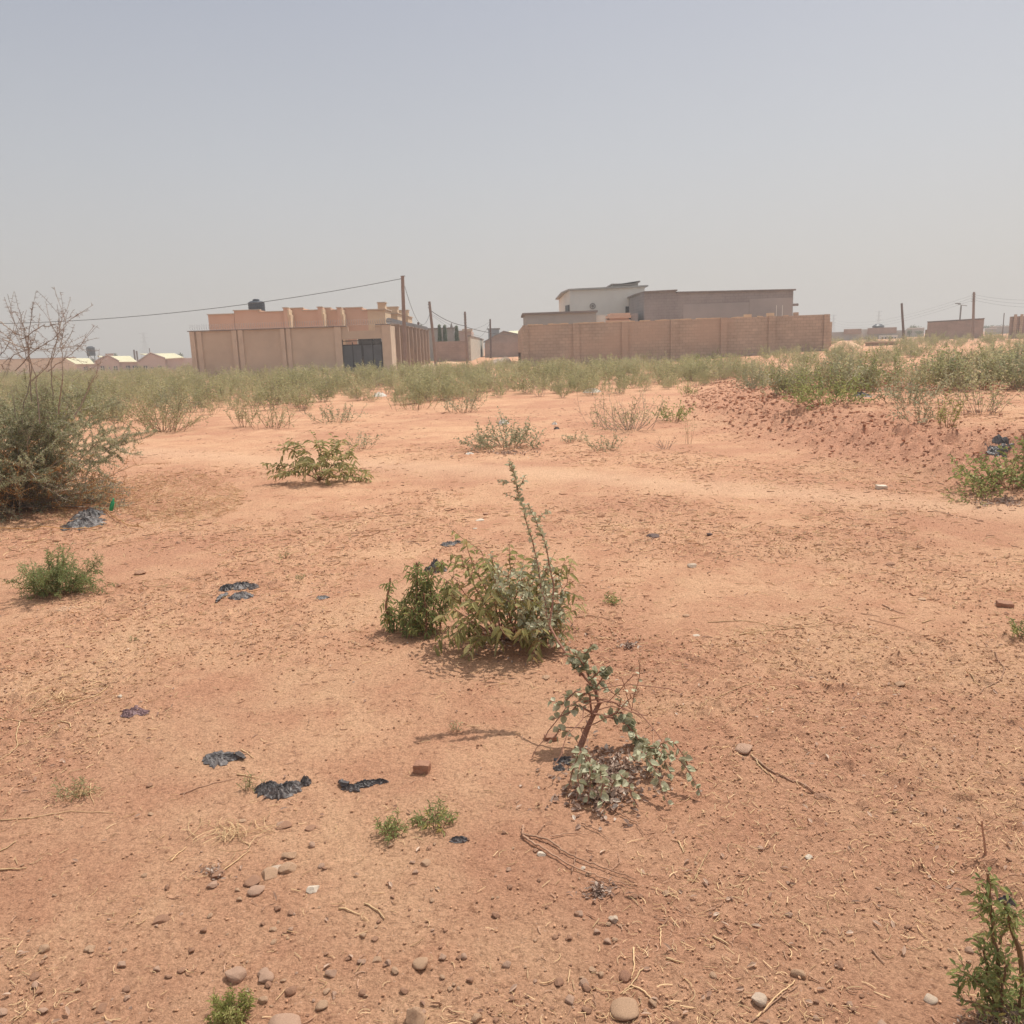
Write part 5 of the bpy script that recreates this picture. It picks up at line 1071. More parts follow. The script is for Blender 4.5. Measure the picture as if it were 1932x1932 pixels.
# dried twig with forked top, right edge
b = G(1858, 1615); S = MB(); Yb = b[1]; rng = np.random.RandomState(77)
P = pxpath(rng, [(1860, 1618, Yb), (1856, 1580, Yb), (1852, 1548, Yb)], 6, .0006); S.tube(P, [.0045, .004, .0035, .003, .0028, .0024], 6)
for pts in ([(1855, 1562), (1868, 1552), (1885, 1540), (1898, 1532)], [(1853, 1560), (1842, 1548), (1832, 1532)], [(1860, 1572), (1866, 1568), (1870, 1572)], [(1880, 1543), (1878, 1534)], [(1888, 1538), (1896, 1541)], [(1840, 1546), (1841, 1538)]):
    P = pxpath(rng, [(a_, c_, Yb) for a_, c_ in pts], 5, .0006); S.tube(P, np.linspace(.002, .0008, 5), 4)
r = thing('dead_seedling', 'bare brown forked dead seedling above the bottom right shrub', 'plant', tuple(b)); S.build('stems', M['twig'], r)

# ---- the scrub field
def cross_ok(x, y):
    """where the weeds grow"""
    if -24.5 < x < -7.5 and y > 58.5: return False
    if x < -24.5 and y > 120: return False
    if -8 < x < -.3 and y > 66: return False
    if -.3 < x < 24.6 and y > 61: return False
    return y < 120
protos = []
for k in range(7):
    rng = np.random.RandomState(300 + k); S, Lf = shrub(rng, (0, 0, 0), n=10 + k % 3 * 2, L=(.45, .95), spread=42 + 6 * (k % 3), sub=6, subL=.5, rad=.0045, spacing=.042, lL=.072, lW=.03, brad=.2, leafless=.1 if k % 3 else .3)
    protos.append((np.concatenate(S.v), np.concatenate(S.f4), np.concatenate(Lf.v), np.concatenate(Lf.f4), np.concatenate(Lf.r)))
rng = np.random.RandomState(99); pts = []
tries = 0
while len(pts) < 2450 and tries < 90000:
    tries += 1
    y = 15 + (104 - 15) * rng.rand() ** 1.15; x = (-.66 + 1.34 * rng.rand()) * y
    if not cross_ok(x, y): continue
    px_ = x / y
    # front line of the scrub in the photo: further back in the middle
    y0 = float(np.interp(px_, [-.7, -.45, -.3, -.1, .05, .2, .24, .35, .6], [20, 21, 23, 25, 26, 25, 22, 15, 12.5]))
    dens = ss((y - y0 + 2.5) / 5) * (.42 + .58 * ss((fbm(x * .22, y * .14, 3, 5) + .12) / .14))
    if x > 4.5 and (x / y > .27 or y < 26): dens *= .05 + .62 * ss((fbm(x * .45, y * .35, 2, 77) - .01) / .10)
    elif y < 34: dens *= .5 + .5 * ss((fbm(x * .35, y * .3, 2, 78) + .08) / .12)
    if -9 < x < -2 and y > 56: dens *= .25
    if rng.rand() < dens: pts.append((x, y))
pts.sort(key=lambda p: p[1])
# the 110 nearest are plants of their own, the rest read as one mass
ids = []
cols = ['lf_weed', 'lf_weed', 'lf_blue', 'lf_weed', 'lf_weedgreen', 'lf_blue', 'lf_weed']
KL = ['grey green scrub weed with sparse leafy stalks in the field before the walls', 'bushy dull green scrub weed in the field before the walls', 'blue green scrub weed in the field before the walls']
roots = []
for k in range(7):
    sv, sf, lv_, lf_, lr = protos[k]
    gi = 2 if cols[k] == 'lf_blue' else 1 if cols[k] == 'lf_weedgreen' else 0
    r = thing('field_weed', KL[gi], 'weed', (0, 0, 0), ['grey green weeds of the scrub field', 'dull green weeds of the scrub field', 'blue green weeds of the scrub field'][gi])
    m = MB(); m.add(sv, sf, r=.5); m.build('stems', M['thorn' if k % 2 else 'stem'], r); m = MB(); m.add(lv_, lf_, r=lr); m.build('foliage', M[cols[k]], r); roots.append((r, [False]))
nind = 110
for i, (x, y) in enumerate(pts[:nind]):
    k = rng.randint(7); r, used = roots[k]; s = .55 + .5 * rng.rand(); rz = rng.rand() * 6.28
    if not used[0]:
        used[0] = True; r.location = (x, y, hz(x, y)); r.rotation_euler = (0, 0, rz); r.scale = (s, s, s)
    else: copy_thing(r, (x, y, hz(x, y)), rz, s)
bins = {}
for i, (x, y) in enumerate(pts[nind:]):
    k = rng.randint(7); s = (.45 + .75 * rng.rand() ** 1.6) * (1 - .2 * float(ss((y - 40) / 16))  * (y < 66)); a = rng.rand() * 6.28; bins.setdefault(k, []).append((x, y, hz(x, y), s, a))
m = MB(); ms = MB()
for k, L in bins.items():
    A = np.array(L); n = len(A); ca, sa = np.cos(A[:, 4]), np.sin(A[:, 4]); Z0 = np.zeros(n); rot = np.stack([np.stack([ca, -sa, Z0], 1), np.stack([sa, ca, Z0], 1), np.stack([Z0, Z0, Z0 + 1], 1)], 1)
    sv, sf, lv_, lf_, lr = protos[k]; m.stamp(lv_, lf_, None, A[:, :3], rot, A[:, 3], r=np.clip(.5 + .22 * rng.normal(size=n), 0, 1)); ms.stamp(sv[:], sf, None, A[:, :3], rot, A[:, 3])
    hue = np.repeat(np.random.RandomState(k).rand(n) * .5, len(lv_)); m.r[-1] = np.clip(np.tile(lr, n) * .5 + hue, 0, 1)
sc_o = thing('scrub_field', 'dense olive green weedy scrub covering the field in front of the walls', 'scrub', (0, 40, 0)); sc_o['kind'] = 'stuff'
fo = m.build('foliage', M['lf_weed'], sc_o); st_ = ms.build('stems', M['thorn'], sc_o)
fo['kind'] = 'stuff'; st_['kind'] = 'stuff'

# =================================================================== STONES, RUBBISH, TWIGS
def ico(sub=2):
    import bmesh
    bm = bmesh.new(); bmesh.ops.create_icosphere(bm, subdivisions=sub, radius=1.0)
    V = np.array([v.co[:] for v in bm.verts]); Fc = np.array([[v.index for v in f.verts] for f in bm.faces]); bm.free(); return V, Fc
IV, IF = ico(3); IV1, IF1 = ico(1)
def stoneV(seed, ang=.35, flat=.62, cuts=12):
    rng = np.random.RandomState(seed); V = IV.copy()
    for _ in range(cuts):
        n = unit(rng.normal(size=3)); d = .50 + .34 * rng.rand(); k = V @ n; V = V - np.outer(np.maximum(k - d, 0), n) * (1.0 if rng.rand() < .4 + ang else .6)
    V = V * (1 + ang * .4 * fbm(V[:, 0] * 2 + seed, V[:, 1] * 2 + V[:, 2], 3, seed)[:, None]); V[:, 2] *= flat; return V
SMESH = {}
def stone(px, py, wpx, hpx, mat, label, name='stone', seed=0, ang=.35, group=None):
    """a stone whose foot is seen at px,py and that is wpx wide in the photo"""
    p = G(px, py); dist = np.linalg.norm(p - [0, 0, EYE]); s = wpx / F * dist / 2 * .96; key = (mat, seed % 6, ang)
    if key not in SMESH:
        m = MB(); m.add(stoneV(seed % 6 + 7 * int(ang * 10), ang), None, IF); SMESH[key] = m.mesh(name, M[mat], ang < .25)
    o = bpy.data.objects.new(name, SMESH[key]); C.objects.link(o)
    vz = hpx / F * dist / 1.0
    zz = max(.35, min(1.1, vz / (s * 2) * 1.15)); o.scale = (s, s * (.8 + .3 * random.random()), s * zz / .62 * .8)
    o.location = (float(p[0]), float(p[1]), float(p[2]) + s * zz * .22); o.rotation_euler = (0, 0, random.random() * 6.28 if abs(wpx / max(hpx, 1) - 1.3) < .5 else random.uniform(-.3, .3))
    tag(o, label, 'stone' if name != 'brick' else 'brick', group); return o
random.seed(3)
def brick(px, py, wpx, hpx, rz, label, mat='brick', ratio=.7, name='brick', seed=0):
    p = G(px, py); dist = np.linalg.norm(p - [0, 0, EYE]); w_ = wpx / F * dist; h = hpx / F * dist
    import bmesh
    bm = bmesh.new(); bmesh.ops.create_cube(bm, size=1); bmesh.ops.subdivide_edges(bm, edges=bm.edges[:], cuts=5, use_grid_fill=True)
    rng = np.random.RandomState(seed)
    V = np.array([v.co[:] for v in bm.verts]); V = V * [w_, w_ * ratio, h]; e = np.abs(V / [w_, w_ * ratio, h]); corner = (e > .42).sum(1) >= 2
    V = V * (1 - .05 * corner[:, None]) + fbm(V[:, 0] / w_ * 4 + seed, V[:, 1] / w_ * 4 + V[:, 2] / w_ * 5, 3, seed)[:, None] * w_ * .10
    for v, c_ in zip(bm.verts, V): v.co = c_
    me = bpy.data.meshes.new(name); bm.to_mesh(me); bm.free(); me.materials.append(M[mat])
    o = bpy.data.objects.new(name, me); C.objects.link(o); o.location = (float(p[0]), float(p[1]) + w_ * ratio * .4, float(p[2]) + h * .42); o.rotation_euler = (.06, .05, rz); tag(o, label, 'brick'); return o
brick(796, 1461, 28, 20, -.15, 'half clay brick with a sunlit top on bare soil left of the bent sapling', seed=2)
brick(1040, 1398, 24, 9, .1, 'flat broken brick piece at the left foot of the bent sapling', seed=5)
brick(1665, 924, 17, 7, .1, 'white topped broken block on the track at the right', 'st_white', seed=7)
brick(1900, 1147, 24, 9, -.3, 'orange brick sliver near the right edge, above the green tuft', seed=9)
ST = [
 (1306, 1070, 20, 15, 'st_grey', 'round grey stone alone on the right middle soil', .35), (1679, 1066, 17, 8, 'st_red', 'flat dark red stone on the soil far right of the grey one', .35), (1294, 1163, 15, 8, 'st_tan', 'small tan stone straight below the round grey stone', .35),
 (1403, 1414, 38, 14, 'st_mauve', 'flat grey mauve stone right of the bent sapling', .3), (1550, 1506, 26, 9, 'st_red', 'flat dark red stone in crumbly soil lower right of the sapling', .5), (1525, 1622, 14, 7, 'st_white', 'small white pebble in the lower right open soil', .3), (1698, 1294, 19, 11, 'st_tan', 'tan stone in the middle of the right hand soil', .4),
 (266, 1083, 24, 13, 'st_red', 'brown stone right of the feathery bush', .4), (223, 1107, 16, 11, 'st_red', 'dark red stone close to the feathery bush, lower of two', .4), (336, 1117, 7, 5, 'st_red', 'small dark pebble left of the crumpled black bag', .4), (336, 1025, 12, 6, 'st_red', 'dark crumb of soil high left, above the brown stone', .5),
 (803, 1630, 20, 12, 'st_tan', 'smooth tan pebble below the pair of green tufts', .2), (1434, 1604, 12, 8, 'st_mauve', 'small dark pebble in the lower right soil above the white one', .3),
 (445, 1843, 40, 26, 'st_mauve', 'brown faceted stone above the round green tuft', .5), (542, 1945, 72, 42, 'st_mauve', 'large smooth mauve stone on the bottom edge', .2), (787, 1926, 50, 40, 'st_tan', 'large knobbly yellow stone on the bottom edge', .7), (797, 1822, 36, 20, 'st_tan', 'smooth flat tan stone with a halo of pebbles, lower centre', .15),
 (1180, 1908, 54, 26, 'st_tan', 'long half buried tan stone near the bottom edge', .2), (1507, 1843, 24, 26, 'st_tan', 'pale egg shaped stone in the lower right', .1), (1432, 1890, 28, 20, 'st_grey', 'flat pale grey shard in the lower right', .5), (1345, 1842, 17, 13, 'st_tan', 'small orange pebble left of the egg shaped stone', .2),
 (1273, 1942, 24, 18, 'brick', 'orange stone fragment touching the bottom edge right of centre', .5), (302, 1738, 34, 17, 'st_red', 'dark brown flat stone in the pebbly lower left', .3), (316, 1675, 14, 11, 'st_red', 'reddish pebble above the dark brown flat stone', .3), (497, 1840, 22, 13, 'st_mauve', 'flat mauve stone right of the brown faceted one', .3), (500, 1850, 30, 16, 'st_mauve', 'larger flat mauve stone beside the round green tuft', .2),
 (548, 1872, 22, 24, 'st_red', 'upright reddish stone above the large mauve stone', .3), (497, 1890, 18, 15, 'st_tan', 'round tan pebble right of the round green tuft', .2), (624, 1838, 22, 18, 'st_mauve', 'blocky mauve pebble in the lower left gravel', .4), (608, 1899, 24, 15, 'st_tan', 'rounded tan pebble near the bottom, right of the upright reddish stone', .2), (617, 1872, 16, 9, 'st_tan', 'small pale flat pebble above the rounded tan one', .2),
 (630, 1877, 12, 11, 'st_mauve', 'small mauve pebble touching the pale flat one', .3), (876, 1807, 14, 14, 'st_mauve', 'dark round pebble right of the smooth flat tan stone', .15), (732, 1820, 14, 13, 'st_mauve', 'round mauve pebble left of the smooth flat tan stone', .15), (710, 1812, 20, 11, 'st_tan', 'tan pebble second left from the smooth flat stone', .3),
 (898, 1925, 20, 16, 'st_tan', 'tan wedge pebble right of the large knobbly yellow stone', .4), (707, 1773, 14, 7, 'st_red', 'small dark red pebble in the lower centre', .3), (514, 1755, 16, 8, 'st_tan', 'flat tan pebble, upper of two near each other lower left', .2), (517, 1778, 14, 9, 'st_tan', 'tan pebble, lower of two near each other lower left', .2), (345, 1832, 18, 7, 'st_red', 'flat red pebble in the lower left corner area', .3),
 (545, 1617, 30, 14, 'st_tan', 'tan stone in the loose row of stones lower left', .4), (543, 1642, 32, 18, 'st_tan', 'largest orange tan stone in the middle of the row of stones', .4), (508, 1652, 36, 18, 'st_tan', 'long orange tan stone at the lower left of the row', .4), (478, 1665, 34, 17, 'st_red', 'red stone left of the long orange one', .4), (483, 1682, 32, 15, 'st_mauve', 'flat mauve slab below the red stone of the row', .3),
 (410, 1652, 26, 16, 'st_red', 'dark brown lump at the left end of the row of stones', .6), (403, 1672, 24, 15, 'st_mauve', 'mauve stone just below the dark brown lump', .3), (590, 1596, 16, 13, 'st_mauve', 'small grey cube like pebble right of the row of stones', .4), (585, 1563, 24, 11, 'st_red', 'flat reddish stone above the row, right one of two', .3), (535, 1560, 30, 11, 'st_red', 'flat reddish stone above the row, left one of two', .3),
 (520, 1640, 26, 9, 'st_grey', 'thin grey slab lying across the row of stones', .3), (590, 1680, 26, 13, 'st_white', 'pale grey shard right of the row of stones', .5), (403, 1637, 12, 9, 'st_tan', 'small tan pebble above the mauve stone of the row', .3), (531, 1557, 18, 8, 'st_mauve', 'small mauve stone between the two flat reddish ones', .3), (458, 1550, 16, 10, 'st_tan', 'pale tan pebble left of the flat reddish stones', .3),
 (1158, 1738, 20, 18, 'st_grey', 'rough grey tan stone in the lower middle', .7), (1160, 1775, 12, 9, 'st_tan', 'tan crumb under the rough grey tan stone', .3), (1103, 1858, 22, 16, 'st_mauve', 'mauve stone in the lower middle gravel', .4), (1076, 1890, 24, 15, 'st_mauve', 'brown flat stone lower left of the mauve one', .3), (1181, 1846, 26, 16, 'brick', 'orange flat stone under the dry twigs in the lower middle', .4),
 (1135, 1843, 14, 11, 'st_tan', 'small round pebble left of the orange flat stone', .2), (1022, 1613, 17, 10, 'st_white', 'white flake beside the fallen branch', .3), (1100, 1640, 12, 9, 'st_white', 'smaller white flake between the forks of the fallen branch', .4), (1030, 1280, 22, 9, 'st_tan', 'orange stone below the middle bush shadow', .4), (226, 1315, 11, 8, 'st_white', 'white pebble above the buried black bag', .3),
 (1314, 1200, 15, 5, 'st_white', 'white flake below the small tan stone', .3), (916, 971, 14, 7, 'st_red', 'dark red stone above the top leaves of the middle bush', .3), (905, 982, 18, 4, 'st_white', 'pale flake beside the dark red stone above the middle bush', .3), (896, 998, 10, 4, 'st_white', 'lower pale flake above the middle bush', .3), (1338, 1010, 12, 9, 'darkpole', 'small dark clod right of centre, above the round grey stone', .6),
 (1848, 983, 14, 5, 'st_red', 'flat dark red stone on the track near the right edge', .3), (1740, 1132, 16, 5, 'st_tan', 'flat pale pebble in the right soil', .2), (1232, 1013, 30, 6, 'darkpole', 'long dark clod of wood and soil right of the tall wispy shoot', .4), (283, 1483, 14, 10, 'st_red', 'dark red pebble left of the two black bags', .4), (285, 1537, 10, 7, 'st_tan', 'tan pebble in the lower left soil', .3),
 (1713, 1752, 12, 9, 'st_red', 'small red pebble in the bottom right soil', .3), (1665, 1935, 22, 15, 'st_mauve', 'round brown stone near the bottom edge at the right', .3), (1755, 1887, 22, 13, 'st_grey', 'blue grey flat stone left of the bottom right shrub', .2), (1118, 1832, 15, 9, 'st_tan', 'tan pebble upper left of the orange flat stone', .3), (84, 1795, 20, 15, 'st_tan', 'round flat tan pebble near the left edge', .1),
 (168, 1792, 20, 11, 'st_tan', 'orange pebble right of the round flat tan one', .2), (232, 1822, 18, 12, 'st_mauve', 'brown pebble further right in the lower left gravel', .3), (240, 1885, 14, 10, 'st_mauve', 'dull mauve pebble in the bottom left corner', .3), (192, 1905, 20, 12, 'st_red', 'reddish pebble on the bottom edge at the left', .3), (1090, 1725, 14, 14, 'st_red', 'upright dark red pebble in the lower middle', .3),
]
for i, (px, py, w_, h_, mt, lb, an) in enumerate(ST): stone(px, py, w_, h_, mt, lb, seed=i, ang=an)
# loose pebbles too alike to tell apart: 120 near ones on their own, the rest gravel
rng = np.random.RandomState(7); prot = {}
for i in range(250):
    px = rng.rand() * 1932; py = 1540 + 392 * rng.rand() ** .7
    if rng.rand() > .35 + .65 * (px < 1250): px = rng.rand() * 1200
    p = G(px, py); s = .0042 + .0085 * rng.rand() ** 2.5; mt = ['st_tan', 'st_red', 'st_mauve', 'st_red'][rng.randint(4)]; key = (mt, rng.randint(3))
    if key not in prot: m = MB(); m.add(stoneV(30 + key[1], .3), None, IF); prot[key] = m.mesh('pebble', M[mt], True)
    o = bpy.data.objects.new('pebble', prot[key]); C.objects.link(o); o.scale = (s * 1.2, s, s * 1.1); o.location = (p[0], p[1], p[2] + s * .35); o.rotation_euler = (0, 0, rng.rand() * 6.3)
    cn = {'st_tan': 'tan', 'st_red': 'reddish', 'st_mauve': 'mauve brown'}[mt]
    tag(o, 'small round %s pebble lying loose among the foreground gravel' % cn, 'pebble', 'loose %s foreground pebbles' % cn)
def scatter_pts(rng, n, ymin, ymax, bias=1.0, patchy=True, wid=.72):
    out = []
    while sum(len(o) for o in out) < n:
        y = ymin * (ymax / ymin) ** (rng.rand(n * 2) ** bias); x = (rng.rand(n * 2) * 2 - 1) * wid * y
        k = np.ones(n * 2, bool)
        if patchy: k = rng.rand(n * 2) < (.12 + .88 * ss((fbm(x * .8, y * .8, 3, 51) + .12) / .22)) * (1 - .8 * track(x, y))
        out.append(np.stack([x[k], y[k]], 1))
    P = np.concatenate(out)[:n]; return np.column_stack([P, HS(P[:, 0], P[:, 1])])
def rots(rng, n, tilt=.25):
    a = rng.rand(n) * 6.283; t = rng.normal(size=n) * tilt; ca, sa, ct, st2 = np.cos(a), np.sin(a), np.cos(t), np.sin(t); z = np.zeros(n)
    return np.stack([np.stack([ca * ct, -sa, ca * st2], 1), np.stack([sa * ct, ca, sa * st2], 1), np.stack([-st2, z, ct], 1)], 1)
m = MB(); P = scatter_pts(rng, 38000, 1.25, 16, .8); s = .0013 + .0052 * rng.rand(len(P)) ** 2.6; s = s * np.clip(P[:, 1] / 3.2, .75, 1.3); V = IV1 * [1.2, .9, .7]; P[:, 2] += s * .3 + .002; m.stamp(V, None, IF1, P, rots(rng, len(P)), s)
tag(m.build('gravel', M['gravel'], smooth=False), 'fine reddish gravel and soil crumbs strewn over the ground', 'gravel', None, 'stuff')
# crumbling clods of the soil bank
n = 110000; y = 5 + 30 * rng.rand(n) ** 1.3; x = 3 + 17 * rng.rand(n); te = terrace(x, y); k = rng.rand(n) < np.clip(4 * te * (1 - te), 0, 1) ** 1.2 + .10 * (te > .5); P = np.column_stack([x[k], y[k], HS(x[k], y[k])]); s = (.005 + .022 * rng.rand(len(P)) ** 3) * np.clip(P[:, 1] / 10, .8, 1.8); P[:, 2] += s * .3
m = MB(); m.stamp(IV1 * [1.25, .9, .7], None, IF1, P, rots(rng, len(P), .4), s); tag(m.build('clods', M['clod'], smooth=False), 'crumbled clods of red soil on the bank at the right', 'clods', None, 'stuff')
# straw bits
def bent(k, bow, thick):
    t = np.linspace(-.5, .5, k); P = np.stack([t, bow * (1 - 4 * t * t) + 0 * t, 0 * t], 1); m_ = MB(); m_.tube(P, thick, 3, cap=False); return np.concatenate(m_.v), np.concatenate(m_.f4)
m = MB()
for bow, n, L0, L1 in ((.0, 7500, .010, .05), (.12, 6000, .012, .055), (.3, 4500, .010, .045), (-.2, 5000, .012, .05)):
    tv, tf = bent(5, bow, .034); P = scatter_pts(rng, n, 1.4, 14, .75); L = L0 + (L1 - L0) * rng.rand(n) ** 2; L *= np.clip(P[:, 1] / 4, .8, 2.0); P[:, 2] += .005; m.stamp(tv, tf, None, P, rots(rng, n, .12), L)
for cx, cy, rx, ry, n in ((120, 1320, 95, 34, 130), (440, 1575, 90, 40, 90), (1420, 1190, 150, 22, 80), (150, 1500, 50, 16, 60), (1900, 1925, 60, 20, 80)):
    a = rng.rand(n) * 6.28; q = np.abs(rng.normal(size=n)) * .55; P = np.array([G(cx + rx * q_ * cos(a_), cy + ry * q_ * sin(a_)) for a_, q_ in zip(a, q)]); P[:, 2] += .004 + .01 * rng.rand(n); tv, tf = bent(6, .14, .010); m.stamp(tv, tf, None, P, rots(rng, n, .06), .03 + .10 * rng.rand(n) ** 1.6)
tag(m.build('straw_litter', M['straw'], smooth=False), 'short bits of dry straw scattered over the bare soil', 'straw', None, 'stuff')
m = MB()
for bow, n in ((.06, 7500), (.2, 6500)):
    tv, tf = bent(5, bow, .06); P = scatter_pts(rng, n, 1.4, 22, .75); L = .008 + .035 * rng.rand(n) ** 2; L *= np.clip(P[:, 1] / 4, .7, 2.2); P[:, 2] += .004; m.stamp(tv, tf, None, P, rots(rng, n, .12), L)
k = 1500; P = scatter_pts(rng, k, 1.6, 24, .8); d = rng.normal(size=(k, 3)) * [1, 1, .25]; P[:, 2] += .006
tag(m.build('twig_litter', M['twig'], smooth=False), 'dark bits of twig scattered over the bare soil', 'twigs', None, 'stuff')
m = MB(); m.leaves(P, d, np.array([0, 0, 1.0]) + rng.normal(size=(k, 3)) * .4, .014 + .02 * rng.rand(k), .010, .3)
def litter(cx, cy, rx, ry, n, L=.028, W=.02):
    a = rng.rand(n) * 6.28; q = np.minimum(np.abs(rng.normal(size=n)) * .62, 1.5) * (1 + .2 * np.sin(a * 5)); p = np.array([G(cx + rx * q_ * cos(a_), cy + ry * q_ * sin(a_)) for a_, q_ in zip(a, q)]); p[:, 2] += .004 + .016 * rng.rand(n) * np.clip(1 - q * .7, 0, 1)
    return p, rng.normal(size=(n, 3)) * [1, 1, .45], np.array([0, 0, 1.0]) + rng.normal(size=(n, 3)) * .5, L * (.6 + .7 * rng.rand(n)), W * (.6 + .6 * rng.rand(n)), .35
tag(m.build('leaf_litter', M['lf_dry']), 'small dead leaves scattered over the bare soil', 'dead leaves', None, 'stuff')
for (cx, cy, rx, ry, n, L, W, lb) in ((1150, 1460, 98, 62, 760, .023, .014, 'carpet of pale dead leaves under the bent sapling'), (1125, 1510, 75, 32, 150, .026, .018, 'thin fringe of dead leaves in front of the bent sapling'), (955, 1205, 120, 32, 300, .026, .015, 'dead leaves in the shade under the large middle bush'),
                                (1185, 1222, 26, 9, 60, .022, .012, 'small clump of pale dead leaves right of the middle bush'), (1130, 1685, 34, 14, 90, .02, .008, 'clump of curled dark dead leaves at the tip of the fallen branch'), (1895, 948, 75, 12, 220, .04, .02, 'strip of grey dead leaves under the pale bush at the right edge'),
                                (1900, 1925, 75, 30, 500, .014, .005, 'mat of brown dead leaves under the bottom right shrub'), (960, 856, 75, 8, 160, .05, .02, 'grey dead leaves under the bushy blue green weed'), (400, 1650, 30, 14, 50, .016, .006, 'dark curled dead leaves at the left end of the row of stones'), (120, 975, 210, 45, 900, .03, .008, 'dry thorny litter under the thorn bush')):
    m = MB(); m.leaves(*litter(cx, cy, rx, ry, n, L, W)); o = m.build('leaf_litter', M['lf_dead'] if 'thorny' not in lb else M['straw']); tag(o, lb, 'dead leaves', None, 'stuff')
# dry straw grass to the right of the thorn bush
m = MB(); n = 2600
a = rng.rand(n) * 6.28; q = np.sqrt(rng.rand(n)); P = np.array([G(330 + 130 * q_ * cos(a_), 940 + 48 * q_ * sin(a_)) for a_, q_ in zip(a, q)]); tv, tf = bent(5, .15, .012); P[:, 2] += .03 * rng.rand(n)
m.stamp(tv, tf, None, P, rots(rng, n, .45), .04 + .12 * rng.rand(n) ** 1.5); tag(m.build('dry_grass', M['straw']), 'flattened dry grass on the soil right of the thorn bush', 'dry grass', None, 'stuff')

